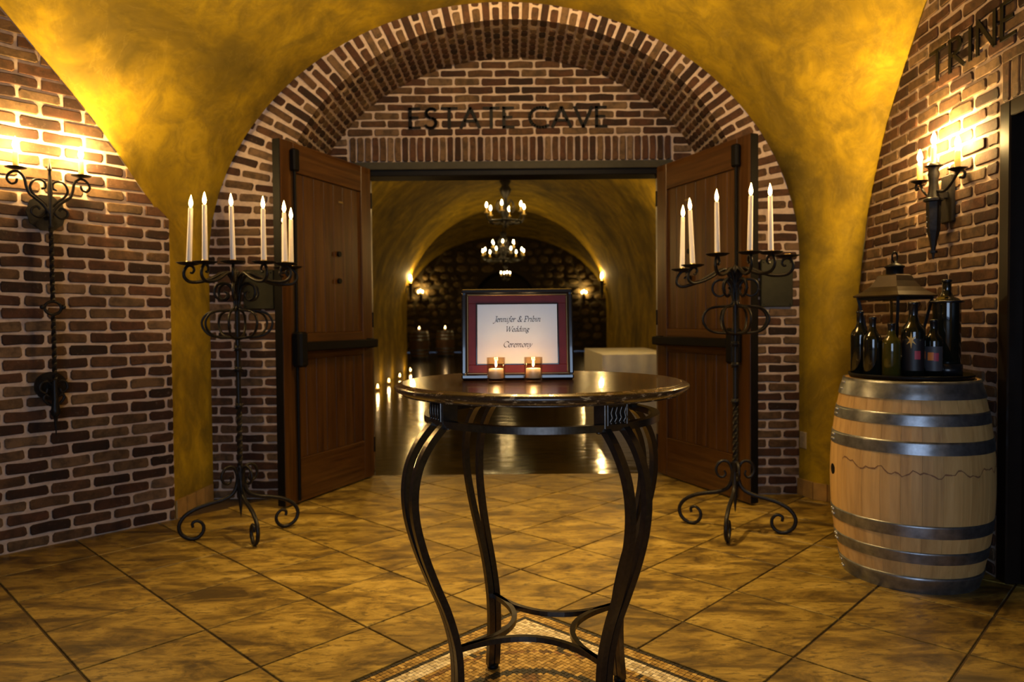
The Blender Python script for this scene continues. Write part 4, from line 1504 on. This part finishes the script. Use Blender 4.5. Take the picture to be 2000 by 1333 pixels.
cand_candles(CR, armsR, ['white lit taper, leftmost on the right candelabrum', 'white lit taper leaning left, second on the right candelabrum',
                         'white lit taper, third from left on the right candelabrum', 'white lit taper, fourth from left on the right candelabrum',
                         'white lit taper against the brick strip, rightmost on the right candelabrum', ''],
             [(.015, 0), (-.045, 0), (-.012, 0), (.02, 0), (-.012, 0), (0, 0)])

# ---- plaques on the brick strips
for x0, x1, z0, z1, lb in ((-1.876, -1.66, 1.34, 1.615, 'dark metal plaque on the brick strip behind the left candelabrum'),
                           (1.741, 1.966, 1.325, 1.655, 'dark metal plaque on the brick strip behind the right candelabrum')):
    t = thing('wall_plaque', lb, 'plaque', ((x0 + x1) / 2, YB - 0.012, z0), 0, 'plaques beside the doors')
    hw_ = (x1 - x0) / 2
    MB().box(-hw_, hw_, -0.022, 0.006, 0, z1 - z0, 0.006).build('plate', 'plaque', t)
    for sx in (-1, 1):
        for z in (0.02, z1 - z0 - 0.02):
            MB().sphere((sx * (hw_ - .02), -0.023, z), 0.005, 8).build('screw', 'iron', t)

# ---- wall lettering
def lettering(text, parent, x_start, z, h, nib, thin, label, total, y0, y1):
    t = thing('wall_lettering', label, 'sign')
    t.matrix_world = parent.matrix_world
    t.location, t.rotation_euler = parent.location, parent.rotation_euler
    gap = 0.16
    tot = sum((GL['c' + c][0] + gap) if c != ' ' else 0.42 for c in text) - gap
    size = total / tot
    x = 0.0
    for c in text:
        if c == ' ':
            x += 0.42
            continue
        mb = MB()
        for st in GL['c' + c][1]:
            for q in stroke_poly(st, nib, thin):
                mb.prism([(x_start - (x + a) * size, z + b * h) for a, b in q], y0, y1)
        mb.build('letter', 'black', t)
        x += GL['c' + c][0] + gap


lettering('ESTATE CAVE', tymp, 0.805, 2.792, 0.158, (0.10, 0.02), 0.125, 'black capital lettering on the brick panel above the doors', 1.58, 0.013, 0.019)
lettering('TRINE', wall_right, 0.600, 2.512, 0.165, (0.095, 0.02), 0.10, 'black capital lettering on the brick wall above the side door', 0.72, 0.0135, 0.0195)


# ---- wall lights of the hall
def bulb_mb(z, s=1.0, c=(0, 0)):
    return MB().lathe([(0.0004, z), (0.007 * s, z + 0.004 * s), (0.0135 * s, z + 0.020 * s), (0.0140 * s, z + 0.030 * s), (0.0095 * s, z + 0.048 * s), (0.0035 * s, z + 0.064 * s), (0.0003, z + 0.072 * s)], 12, (c[0], c[1], 0))


# left: tall iron double sconce with a twisted drop.  local x to the viewer's left, y into the room
sc = thing('wall_sconce', 'tall black iron double sconce with twisted drop on the left brick wall', 'wall lamp', lw(0.6725, 0) + nL * 0.012, LWA)
sc.location.z = 0
Z0 = 1.884
plate = MB()
n = 20
pl = [((0.092 + (0.006 if i % 2 else 0)) * sin(2 * PI * i / n), Z0 - 0.02 + (0.098 + (0.006 if i % 2 else 0)) * cos(2 * PI * i / n)) for i in range(n)]
plate.prism(pl, 0.0, 0.012)
plate.build('back_plate', 'iron', sc)
MB().box(-0.018, 0.018, 0.01, 0.09, Z0 - 0.05, Z0 + 0.0, 0.004).build('bracket', 'iron', sc)
YO = 0.085


def plane_path(pts, sx, y=YO):
    return [(-sx * u, y, Z0 + z) for u, z in smooth_path(pts, 4)]


for sx in (-1, 1):
    q = plane_path([(.005, -.03), (.035, .015), (.07, .045), (.098, .068), (.112, .11), (.121, .152), (.149, .178), (.181, .168), (.198, .136), (.181, .11), (.158, .118), (.152, .140)], sx)
    arm = MB().tube(q, [lerp(.009, .006, i / (len(q) - 1)) for i in range(len(q))], 8).build('arm', 'iron', sc)
    q = plane_path([(.005, .0), (.04, .04), (.074, .068), (.09, .105), (.074, .142), (.042, .152), (.019, .136), (.019, .11), (.037, .103)], sx, YO - 0.014)
    MB().tube(q, 0.007, 8).build('heart_scroll', 'iron', sc)
    q = plane_path([(.005, .01), (.03, -.035), (.058, -.053), (.085, -.035), (.083, -.008), (.06, .004), (.045, -.012)], sx, YO - 0.012)
    MB().tube(q, 0.007, 8).build('lower_scroll', 'iron', sc)
    cx_ = -sx * 0.156
    cz_ = Z0 + 0.186
    MB().lathe([(0.0001, 0), (0.02, 0.0), (0.048, 0.009), (0.052, 0.013), (0.047, 0.0125), (0.018, 0.005), (0.0001, 0.005)], 20, (cx_, YO, cz_)).build('cup', 'iron', arm)
    MB().lathe([(0.0145, 0), (0.0140, 0.085), (0.010, 0.098), (0.0001, 0.099)], 14, (cx_, YO, cz_ + 0.006)).build('candle_sleeve', 'candle_tube', arm)
    bulb_mb(cz_ + 0.104, 1.0, (cx_, YO)).build('bulb', 'bulb', arm)
    light('sconce_light', 'POINT', (cx_, YO, cz_ + 0.14), 17, WARM, 0.024, parent=sc)
MB().tube([(0, YO, Z0 + z) for z in (-.10, .0, .10, .16, .20, .205, .215, .225, .24, .29)], [.010, .012, .013, .010, .007, .012, .012, .007, .005, .0008], 8).build('spear', 'iron', sc)
tw = [(0, YO, lerp(Z0 - 0.09, Z0 - 0.515, i / 40)) for i in range(41)]
MB().tube(tw, 0.0125, 4, twist=0.4).build('twisted_rod', 'iron', sc)
MB().tube([(0.040 * sin(2 * PI * i / 20), YO, Z0 - 0.55 + 0.036 * cos(2 * PI * i / 20)) for i in range(20)], 0.008, 8, closed=True).build('ring', 'iron', sc)
for sx in (-1, 1):
    MB().sphere((sx * 0.050, YO, Z0 - 0.545), 0.014, 10).build('ring_knob', 'iron', sc)
tw = [(0, YO, lerp(Z0 - 0.585, Z0 - 0.95, i / 36)) for i in range(37)]
MB().tube(tw, 0.0125, 4, twist=0.4).build('twisted_rod', 'iron', sc)
plate = MB()
plate.prism([(0.080 * sin(2 * PI * i / 24), Z0 - 0.985 + 0.080 * cos(2 * PI * i / 24)) for i in range(24)], 0.0, 0.014)
plate.build('lower_plate', 'iron', sc)
MB().box(-0.015, 0.015, 0.01, 0.09, Z0 - 1.0, Z0 - 0.96, 0.004).build('bracket', 'iron', sc)
for sx in (-1, 1):
    q = [(-sx * u, YO - 0.02, Z0 - 0.985 + z) for u, z in smooth_path([(.005, .0), (.03, .03), (.06, .02), (.066, -.015), (.04, -.035), (.03, -.01)], 4)]
    MB().tube(q, 0.008, 8).build('lower_scroll', 'iron', sc)
    q = [(-sx * u, YO - 0.02, Z0 - 1.06 + z) for u, z in smooth_path([(.004, -.03), (.028, -.02), (.05, .01), (.04, .03), (.022, .02)], 4)]
    MB().tube(q, 0.008, 8).build('leaf_scroll', 'iron', sc)
MB().tube([(0, YO, Z0 + z) for z in (-.95, -1.06, -1.12, -1.14, -1.15, -1.18, -1.262)], [.013, .016, .024, .022, .012, .009, .001], 8).build('drop_finial', 'iron', sc)

# right: torch-like three-candle sconce
rs_ = 0.415
sr = thing('wall_sconce', 'black iron torch sconce with three candle bulbs on the right brick wall', 'wall lamp', RW0 + Vector((cos(RWA), sin(RWA), 0)) * rs_ + nR * 0.010, RWA)
sr.location.z = 0
MB().box(-0.055, 0.055, -0.004, 0.016, 1.735, 1.985, 0.006).build('back_plate', 'iron', sr)
MB().box(-0.016, 0.016, 0.014, 0.07, 1.86, 1.90, 0.004).build('bracket', 'iron', sr)
YR = 0.080
MB().tube([(0, YR, z) for z in (1.545, 1.575, 1.578, 1.590, 1.593, 1.64, 1.70, 1.845, 1.85, 1.862, 1.868)], [.003, .008, .020, .020, .010, .018, .032, .036, .048, .048, .036], 6, smooth=False).build('torch_body', 'iron', sr)
for z in (1.68, 1.71, 1.74, 1.77):
    MB().sphere((0.002, YR + 0.033, z), 0.004, 6).build('rivet', 'rivet', sr)
MB().lathe([(0.036, 1.865), (0.026, 1.90), (0.022, 1.96), (0.030, 1.99), (0.024, 2.01), (0.034, 2.03), (0.026, 2.05), (0.0001, 2.05)], 10, (0, YR, 0)).build('torch_neck', 'iron', sr)
for (dx, dy, dz, tall) in ((0.120, 0.01, 1.985, 0.105), (0.0, 0.0, 2.040, 0.115), (-0.155, -0.035, 1.995, 0.105)):
    if dx:
        q = [(dx * u, YR + dy * u, z) for u, z in smooth_path([(.15, 1.90), (.45, 1.89), (.75, 1.92), (.95, 1.955), (1.1, 1.975), (1.28, 1.96), (1.25, 1.935), (1.1, 1.94)], 4)]
        arm = MB().tube(q, 0.0075, 8).build('arm', 'iron', sr)
    else:
        arm = MB().tube([(0, YR, 2.045), (0, YR, 2.06)], 0.012, 8).build('arm', 'iron', sr)
    c_ = (dx, YR + dy, dz - 0.015)
    MB().lathe([(0.0001, -0.012), (0.012, -0.010), (0.042, 0.004), (0.046, 0.008), (0.040, 0.007), (0.014, 0.0), (0.0001, 0.0)], 20, c_).build('cup', 'iron', arm)
    MB().lathe([(0.0145, 0), (0.0135, tall - 0.015), (0.010, tall), (0.0001, tall)], 14, c_).build('candle_sleeve', 'candle_tube', arm)
    bulb_mb(c_[2] + tall + 0.002, 1.0, (c_[0], c_[1])).build('bulb', 'bulb', arm)
    light('sconce_light', 'POINT', (c_[0], c_[1], c_[2] + tall + 0.035), 11, WARM, 0.024, parent=sr)

# unseen pendant, added to account for the bright middle of the floor, above the picture's upper edge: a shaded downlight inside a ring of candle bulbs
pd = thing('added_pendant', 'added iron ring pendant with shaded downlight, out of view, brightening the floor', 'added ceiling lamp', (0.05, 3.80, 3.15))
MB().lathe([(0.26, 0), (0.272, 0), (0.272, 0.03), (0.26, 0.03), (0.26, 0)], 40, smooth=False).build('ring', 'iron', pd)
MB().tube([(0, 0, 0.22), (0, 0, 0.52)], 0.008, 8).build('rod', 'iron', pd)
for i in range(3):
    a = 2 * PI * i / 3
    MB().tube([(0.265 * cos(a), 0.265 * sin(a), 0.03), (0, 0, 0.24)], 0.005, 6).build('strut', 'iron', pd)
MB().lathe([(0.095, 0.0), (0.097, 0.0), (0.060, 0.13), (0.0001, 0.16), (0.0001, 0.157), (0.058, 0.128), (0.095, 0.0)], 28).build('shade', 'brass', pd)
MB().sphere((0, 0, 0.09), 0.028, 12).build('bulb', 'bulb', pd)
sp_ = light('added_downlight', 'SPOT', (0, 0, 0.045), 120, (1.0, 0.67, 0.25), 0.03, parent=pd)
sp_.data.spot_size = rad(78)
sp_.data.spot_blend = 1.0
for i in range(6):
    a = 2 * PI * (i + .5) / 6
    c_ = (0.266 * cos(a), 0.266 * sin(a))
    MB().lathe([(0.014, 0.0), (0.013, 0.06), (0.0001, 0.062)], 12, (c_[0], c_[1], 0.03)).build('candle_sleeve', 'candle_tube', pd)
    bulb_mb(0.095, 0.8, c_).build('bulb', 'bulb', pd)
    light('added_pendant_light', 'POINT', (c_[0], c_[1], 0.12), 7.5, (1.0, 0.66, 0.26), 0.025, parent=pd)


# ---- barrels
def barrel(loc, label, group=None, rot=0.0, oak='oak', detail=True, ns=26):
    root = thing('wine_barrel', label, 'barrel', loc, rot, group)
    HT = 0.95

    def rz(z):
        t = (z - HT / 2) / (HT / 2)
        return 0.352 - 0.062 * abs(t) ** 2.1
    zs = [HT * i / 14 for i in range(15)]
    for i in range(ns):
        a0, a1 = 2 * PI * (i + 0.004) / ns, 2 * PI * (i + 0.996) / ns
        mb = MB()
        vs = []
        for z in zs:
            for a in (a0, (a0 + a1) / 2, a1):
                vs.append((rz(z) * cos(a), rz(z) * sin(a), z))
            for a in (a1, a0):
                r_ = rz(z) - 0.026
                vs.append((r_ * cos(a), r_ * sin(a), z))
        fs = []
        for k in range(14):
            for j in range(5):
                fs.append((k * 5 + j, k * 5 + (j + 1) % 5, (k + 1) * 5 + (j + 1) % 5, (k + 1) * 5 + j))
        mb.add(vs, fs)
        mb.add(vs[:5], [(0, 1, 2, 3, 4)])
        mb.add(vs[-5:], [(0, 1, 2, 3, 4)])
        mb.build('stave', oak, root)
    MB().lathe([(0.0001, HT - 0.03), (0.275, HT - 0.03), (0.275, HT - 0.05), (0.0001, HT - 0.05)], 32, smooth=False).build('head', oak, root)
    MB().lathe([(0.0001, 0.05), (0.275, 0.05), (0.275, 0.03), (0.0001, 0.03)], 32, smooth=False).build('head', oak, root)
    bands = [(0.872, 0.952), (0.758, 0.812), (0.632, 0.690), (0.262, 0.320), (0.142, 0.196), (-0.0, 0.078)]
    for bi, (za, zb) in enumerate(bands):
        n = 5
        pr = [(rz(lerp(za, zb, i / n)) + 0.0025, lerp(za, zb, i / n)) for i in range(n + 1)]
        if bi in (0, 5):
            zm = (za + zb) / 2
            pr = [(r_ + (0.0025 if (z > zm) == (bi == 5) else 0.0), z) for r_, z in pr]
        pr = pr + [(r_ - 0.006, z) for r_, z in pr[::-1]] + [pr[0]]
        hp = MB().lathe(pr, 64).build('hoop', 'steel', root)
        if detail:
            for dz in (0.3, 0.7):
                for da in (0.0, 0.07):
                    a = rad(168) + da
                    z = lerp(za, zb, dz)
                    MB().sphere(((rz(z) + .004) * cos(a), (rz(z) + .004) * sin(a), z), 0.006, 8).build('rivet', 'rivet', hp)
    if detail:
        a = rad(172)
        zc = 0.50
        r_ = rz(zc)
        pts = []
        MB().tube([((r_ - 0.012) * cos(a), (r_ - 0.012) * sin(a), zc), ((r_ + 0.0008) * cos(a), (r_ + 0.0008) * sin(a), zc)], 0.026, 16).build('bung_hole', 'black', root)
        # dried wine line around the bilge
        q = []
        rr_ = random.Random(5)
        z = 0.57
        for i in range(60):
            an = rad(188 + i * 2.3)
            z = 0.567 + 0.012 * sin(i * 0.55) + 0.007 * sin(i * 1.37) + rr_.uniform(-.005, .005) - 0.02 * sin(PI * i / 60)
            q.append(((rz(z) + 0.0004) * cos(an), (rz(z) + 0.0004) * sin(an), z))
        mb = MB()
        for i in range(59):
            th = 0.0016 + 0.0022 * abs(sin(i * 0.9))
            a_, b_ = Vector(q[i]), Vector(q[i + 1])
            o_ = Vector((a_.x, a_.y, 0)).normalized() * 0.0006
            mb.add([a_ + o_ + Vector((0, 0, -th)), b_ + o_ + Vector((0, 0, -th)), b_ + o_ + Vector((0, 0, th)), a_ + o_ + Vector((0, 0, th))], [(0, 1, 2, 3)])
        mb.build('stain_line', 'stain', root)
    return root


BX, BY = 1.92, 3.44
barrel((BX, BY, 0), 'pale oak wine barrel with steel hoops against the right brick wall')

# ---- tray, bottles and lantern on the barrel
TZB = 0.952
tr = thing('tray', 'low black round tray on the barrel head carrying the bottles', 'tray', (BX, BY, TZB + 0.0005))
MB().lathe([(0.0001, 0), (0.258, 0), (0.266, 0.003), (0.270, 0.020), (0.266, 0.021), (0.262, 0.006), (0.0001, 0.005)], 48).build('dish', 'black', tr)
BZ = TZB + 0.0065


def bottle(x, y, h, r, label, mat='bottle', neck=0.0145, deco=None, sh=0.62):
    t = thing('wine_bottle', label, 'bottle', (x, y, BZ), 0, 'bottles on the barrel')
    zs = h * sh
    pr = [(0.0001, 0.004), (r * .8, 0.0), (r, 0.006), (r, zs), (r * .97, zs + r * .22), (r * .82, zs + r * .55), (r * .55, zs + r * .85), (neck * 1.25, zs + r * 1.15), (neck, zs + r * 1.5), (neck, h - 0.012), (neck * 1.12, h - 0.011), (neck * 1.12, h - 0.002), (neck, h), (0.0001, h)]
    if deco == 'collar':
        pr = [(0.0001, 0.004), (r * .8, 0.0), (r, 0.006), (r, zs), (r * .99, zs + .006), (r * .80, zs + .016), (r * .5, zs + .024), (neck * 1.3, zs + .034), (neck, zs + .05), (neck, h - 0.012), (neck * 1.12, h - 0.011), (neck * 1.12, h - 0.002), (neck, h), (0.0001, h)]
    MB().lathe(pr, 32).build('body', mat, t)
    zf = max(zs + r * 1.6, h * 0.80)
    MB().lathe([(neck + .0006, zf), (neck + .0008, h - 0.013), (neck * 1.15 + .0006, h - 0.011), (neck * 1.15 + .0006, h - .001), (neck, h + .0008), (0.0001, h + .0008)], 20).build('foil', 'foil', t)
    fa = math.atan2(-y, -x)
    if deco == 'star':
        MB().lathe([(r + .0005, h * .10), (r + .0005, h * .52)], 24, a0=fa - 1.0, a1=fa + 1.0).build('label', 'label_dark', t)
        d = Vector((cos(fa), sin(fa), 0))
        e = Vector((-d.y, d.x, 0))
        mb = MB()
        for k in range(8):
            a = 2 * PI * k / 8
            ln = 0.040 if k % 2 == 0 else 0.028
            def cyl(uu, zz):
                an = fa - 0.15 + uu / r
                return ((r + .002) * cos(an), (r + .002) * sin(an), zz)
            z0 = h * .50
            w_ = 0.006
            tip = cyl(cos(a) * ln, z0 + sin(a) * ln)
            s1 = cyl(cos(a + 1.2) * w_, z0 + sin(a + 1.2) * w_)
            s2 = cyl(cos(a - 1.2) * w_, z0 + sin(a - 1.2) * w_)
            mb.add([cyl(0, z0), s2, tip, s1], [(0, 1, 2, 3)])
        mb.build('star_emblem', 'gold', t)
        MB().lathe([(r + .0012, h * .25), (r + .0012, h * .36)], 8, a0=fa + 0.12, a1=fa + 0.6).build('red_patch', 'red', t)
    if deco == 'patch':
        MB().lathe([(r + .0005, h * .12), (r + .0005, h * .54)], 24, a0=fa - 1.1, a1=fa + 1.1).build('label', 'label_grey', t)
        MB().lathe([(r + .0012, h * .30), (r + .0012, h * .44)], 8, a0=fa - 0.55, a1=fa + 0.05).build('orange_patch', 'orange', t)
        MB().lathe([(r + .0012, h * .29), (r + .0012, h * .43)], 8, a0=fa + 0.05, a1=fa + 0.55).build('red_patch', 'red', t)
    if deco == 'collar':
        MB().lathe([(r, zs * .985), (r + 0.014, zs * .985), (r + .014, zs + .004), (r, zs + .006)], 32).build('collar', 'foil', t)
        MB().lathe([(r, 0.06), (r + 0.008, 0.06), (r + .008, 0.0), (r, 0.0)], 32).build('foot_band', 'foil', t)
    return t


bottle(1.708, 3.500, 0.315, 0.042, 'tall dark wine bottle, leftmost and rearmost of the group')
bottle(1.712, 3.385, 0.285, 0.041, 'dark wine bottle at left front of the barrel top')
bottle(1.772, 3.330, 0.255, 0.040, 'squat olive green bottle with shining shoulders', 'olive_bottle')
bottle(1.868, 3.320, 0.352, 0.052, 'large dark bottle with a gold star emblem', 'bottle', 0.019, 'star', 0.60)
bottle(1.965, 3.325, 0.270, 0.041, 'dark bottle with a grey label and orange red patch', 'bottle', 0.0145, 'patch')
bottle(2.072, 3.400, 0.460, 0.060, 'tallest dark bottle with wide collar beside the brick wall', 'bottle', 0.0195, 'collar', 0.77)

ln = thing('lantern', 'dark hipped roof lantern standing behind the bottles', 'lantern', (1.925, 3.590, BZ), rad(22))


def sqring(mb, a, b):
    """frustum side faces between half-widths/heights a=(w,z), b"""
    vs = [(sx * a[0], sy * a[0], a[1]) for sx, sy in ((-1, -1), (1, -1), (1, 1), (-1, 1))] + [(sx * b[0], sy * b[0], b[1]) for sx, sy in ((-1, -1), (1, -1), (1, 1), (-1, 1))]
    mb.add(vs, [(i, (i + 1) % 4, 4 + (i + 1) % 4, 4 + i) for i in range(4)])


mb = MB()
roof = [(0.132, 0.385), (0.134, 0.392), (0.105, 0.412), (0.082, 0.435), (0.064, 0.465), (0.054, 0.492), (0.045, 0.498)]
for a, b in zip(roof[:-1], roof[1:]):
    sqring(mb, a, b)
mb.add([(-.132, -.132, .385), (.132, -.132, .385), (.132, .132, .385), (-.132, .132, .385)], [(0, 1, 2, 3)])
mb.build('roof', 'copper', ln)
MB().lathe([(0.040, 0.496), (0.040, 0.530), (0.046, 0.533), (0.046, 0.540), (0.020, 0.552), (0.010, 0.556), (0.010, 0.565), (0.0001, 0.565)], 20).build('chimney_cap', 'black', ln)
MB().tube([(0.018 * cos(2 * PI * i / 16), 0, 0.585 + 0.026 * sin(2 * PI * i / 16)) for i in range(16)], 0.0045, 8, closed=True).build('hanging_ring', 'black', ln)
mb = MB()
for a, b in (((0.062, 0.0), (0.062, 0.022)), ((0.062, 0.022), (0.055, 0.024))):
    sqring(mb, a, b)
mb.add([(-.062, -.062, 0), (.062, -.062, 0), (.062, .062, 0), (-.062, .062, 0)], [(0, 1, 2, 3)])
mb.add([(-.055, -.055, .024), (.055, -.055, .024), (.055, .055, .024), (-.055, .055, .024)], [(0, 1, 2, 3)])
mb.build('base', 'black', ln)
for sx, sy in ((-1, -1), (1, -1), (1, 1), (-1, 1)):
    MB().obox((sx * .058, sy * .058, 0.02), (sx * .118, sy * .118, 0.387), 0.013, 0.013).build('corner_post', 'black', ln)
for i in range(4):
    a = PI / 2 * i
    R_ = Matrix.Rotation(a, 4, 'Z')
    g = MB()
    g.add([R_ @ Vector(q) for q in ((-.055, -.0565, .03), (.055, -.0565, .03), (.111, -.1155, .383), (-.111, -.1155, .383), (-.055, -.0545, .03), (.055, -.0545, .03), (.111, -.1135, .383), (-.111, -.1135, .383))],
          [(0, 1, 2, 3), (7, 6, 5, 4), (0, 4, 5, 1), (1, 5, 6, 2), (2, 6, 7, 3), (3, 7, 4, 0)])
    po = g.build('pane', 'glass', ln)
    MB().obox(R_ @ Vector((-.113, -.117, .378)), R_ @ Vector((.113, -.117, .378)), 0.010, 0.014).build('top_bar', 'black', ln)
    if i == 0:
        nm_ = MB()
        for (st, ox) in (([(0.0, 0.75), (0.12, 1.0), (0.12, 0.0)], -0.045), ([(0.0, 0.0), (0.3, 0.0)], -0.052), (arc(0.2, .75, .2, .25, 160, -40, 8) + [(0.0, 0.0), (0.42, 0.0)], 0.018)):
            for q in stroke_poly(st, (0.13, 0.05), 0.07):
                nm_.add([(ox + x * 0.05, -.0575 - (.059 / .353) * (0.315 + z * .042 - .03) - .0012, 0.315 + z * 0.042) for x, z in q], [(0, 1, 2, 3)])
        nm_.build('painted_numeral', 'black', po)

# ---- outlet cover on the right pier
pr_ = rowsR[0][19]
ot = thing('outlet_cover', 'small pale outlet cover low on the right plaster pier', 'outlet', (2.030, 4.965, 0.335), rad(-78))
MB().box(-0.035, 0.035, -0.006, 0.004, 0, 0.115, 0.003).build('plate', 'outlet', ot)
for z in (0.035, 0.080):
    MB().box(-0.014, 0.014, -0.0085, -0.005, z - .012, z + .012, 0.002).build('socket', 'outlet', ot)

# ================================================================== inside the cave
# white draped table
ct = thing('draped_table', 'table under a white floor length cloth inside the cave', 'table', (1.75, 11.2, 0))
mb = MB()
x0, x1, y0, y1, zt = -0.48, 0.55, -1.25, 1.25, 0.77
per = []
for i in range(64):
    t = i / 64 * 4
    k, f = int(t), t - int(t)
    p = [(x0, y0), (x1, y0), (x1, y1), (x0, y1)]
    a, b = p[k], p[(k + 1) % 4]
    per.append((lerp(a[0], b[0], f), lerp(a[1], b[1], f), i))
rows = []
for z, k in ((zt, 0), (zt - .01, .004), (0.4, .012), (0.01, .028)):
    row = []
    for (x, y, i) in per:
        s_ = 1 + k * (1.2 if i % 16 == 0 else (sin(i * 1.7) * 0.8 + 0.4))
        row.append((x * s_, y * s_, z))
    rows.append(row)
vs = [q for r_ in rows for q in r_]
mb.add(vs, [(k * 64 + i, k * 64 + (i + 1) % 64, (k + 1) * 64 + (i + 1) % 64, (k + 1) * 64 + i) for k in range(3) for i in range(64)], 0, True)
mb.add([q for q in rows[0]], [tuple(range(64))])
mb.build('tablecloth', 'cloth', ct)

# tea lights on the floor along the left tunnel wall
for i, (x, y) in enumerate(((-2.46, 13.0), (-2.48, 14.3), (-2.48, 15.7), (-2.50, 17.5))):
    k = thing('tea_light', 'tea light on the tunnel floor, %s from the doors' % ('nearest', 'second', 'third', 'farthest')[i], 'candle', (x, y, 0), 0, 'tea lights along the tunnel wall')
    MB().lathe([(0.0001, 0), (0.030, 0), (0.034, 0.06), (0.031, 0.06), (0.027, 0.01), (0.0001, 0.01)], 16).build('cup', 'candle_tube', k)
    flame_mb(0.055, 1.9).build('flame', 'flame', k)
    MB().lathe([(0.0001, 0.045), (0.024, 0.045), (0.0001, 0.05)], 12).build('wax', 'wax', k)
    light('tea_glow', 'POINT', (0, 0, 0.12), 0.9, FLAME, 0.02, parent=k)

# chandeliers
def chandelier(loc, tiers, label, ztop, power):
    root = thing('chandelier', label, 'chandelier', loc, 0, 'chandeliers hanging along the cave')
    MB().tube([(0, 0, 0.42), (0, 0, ztop - loc[2])], 0.012, 8).build('chain', 'iron', root)
    MB().lathe([(0.0001, -0.30), (0.02, -0.28), (0.05, -0.22), (0.03, -0.16), (0.06, -0.08), (0.035, 0.0), (0.03, 0.15), (0.07, 0.22), (0.09, 0.28), (0.05, 0.34), (0.09, 0.40), (0.03, 0.45), (0.0001, 0.46)], 14).build('stem', 'iron', root)
    for (rr, zz, n, ph) in tiers:
        MB().tube([(rr * .8 * cos(2 * PI * i / 28), rr * .8 * sin(2 * PI * i / 28), zz - 0.20) for i in range(28)], 0.016, 6, closed=True).build('ring', 'iron', root)
        for i in range(n):
            a = 2 * PI * i / n + ph
            d = Vector((cos(a), sin(a), 0))
            q = [d * (rr * u) + Vector((0, 0, zz + z)) for u, z in smooth_path([(.05, -.08), (.3, -.20), (.65, -.22), (.95, -.16), (1.0, -.08)], 4)]
            arm = MB().tube(q, 0.010, 6).build('arm', 'iron', root)
            c_ = d * rr
            MB().lathe([(0.0001, -0.085), (0.035, -0.078), (0.038, -0.07), (0.014, -0.07), (0.013, 0.0), (0.0001, 0.0)], 10, (c_.x, c_.y, zz)).build('candle_cup', 'candle_tube', arm)
            bulb_mb(zz + 0.0, 1.15, (c_.x, c_.y)).build('bulb', 'far_bulb', arm)
            q = [d * (rr * u) + Vector((0, 0, zz + z)) for u, z in smooth_path([(.15, .05), (.35, .12), (.5, .02), (.35, -.06), (.25, .0)], 3)]
            MB().tube(q, 0.008, 6).build('scroll', 'iron', root)
    light('chandelier_light', 'POINT', (0, 0, tiers[0][1] + 0.1), power, WARM, 0.25, parent=root)
    return root


chandelier((-0.08, 10.6, 2.92), [(0.295, 0.0, 6, 0.35)], 'nearer iron chandelier with one ring of bulbs, topmost in view', 3.98, 2)
chandelier((-0.18, 16.3, 2.86), [(0.475, -0.02, 9, 0.2), (0.27, 0.16, 6, 0.5)], 'second iron chandelier with two rings of bulbs', 3.98, 2)
chandelier((-0.20, 24.4, 2.90), [(0.16, 0.0, 4, 0.3)], 'small distant chandelier in front of the dark archway', 4.75, 2)


# tunnel sconces
def cave_sconce(loc, rz, label, power):
    t = thing('cave_sconce', label, 'wall lamp', loc, rz, 'candle sconces in the cave')
    MB().box(-0.06, 0.06, -0.02, 0.004, -0.30, -0.02, 0.006).build('back_plate', 'iron', t)
    MB().tube([(0, -0.12, z) for z in (-.50, -.46, -.34, -.10, -.06)], [.006, .02, .035, .045, .06], 8).build('torch_body', 'iron', t)
    MB().obox((0, 0, -0.15), (0, -0.12, -0.15), 0.02, 0.03).build('bracket', 'iron', t)
    for dx, dz in ((-0.09, 0), (0, 0.05), (0.09, 0)):
        MB().lathe([(0.0001, -0.07), (0.04, -0.06), (0.014, -0.055), (0.013, 0.0), (0.0001, 0.0)], 10, (dx, -0.12, dz)).build('candle_cup', 'candle_tube', t)
        bulb_mb(dz, 1.4, (dx, -0.12)).build('bulb', 'far_bulb', t)
    light('cave_sconce_light', 'POINT', (0, -0.14, 0.10), power, WARM, 0.05, parent=t)


xw = THW
cave_sconce((TX - xw + 0.05, 17.55, 2.28), rad(90), 'torch sconce on the left tunnel wall at the arch edge', 17)
cave_sconce((TX + xw - 0.05, 17.55, 2.30), rad(-90), 'torch sconce on the right tunnel wall at the arch edge', 17)
cave_sconce((TX - xw + 0.05, 9.6, 2.28), rad(90), 'torch sconce on the left tunnel wall just behind the door', 20)
cave_sconce((TX + xw - 0.05, 9.6, 2.28), rad(-90), 'torch sconce on the right tunnel wall just behind the door', 20)
cave_sconce((-3.80, Y2 - 0.10, 2.50), 0, 'torch sconce on the far stone wall left of the archway', 8)
cave_sconce((3.02, Y2 - 0.10, 2.42), 0, 'torch sconce on the far stone wall right of the archway', 8)

# barrels in the far chamber with votives on top
for i, (x, y, side) in enumerate(((-3.25, 25.0, 'left'), (-2.48, 26.5, 'right'))):
    barrel((x, y, 0), 'old wine barrel in the far chamber, %s one of the pair' % side, 'barrels in the far chamber', 0, 'old_oak', False, 18)
    k = thing('pillar_candle', 'glowing candle on the far chamber barrel, %s one' % side, 'candle', (x, y, 0.952), 0, 'candles on the far barrels')
    MB().lathe([(0.0001, 0), (0.045, 0), (0.045, 0.08), (0.0001, 0.075)], 14).build('wax', 'wax', k)
    flame_mb(0.075, 2.4).build('flame', 'flame', k)
    light('pillar_glow', 'POINT', (0, 0, 0.22), 1.5, FLAME, 0.02, parent=k)
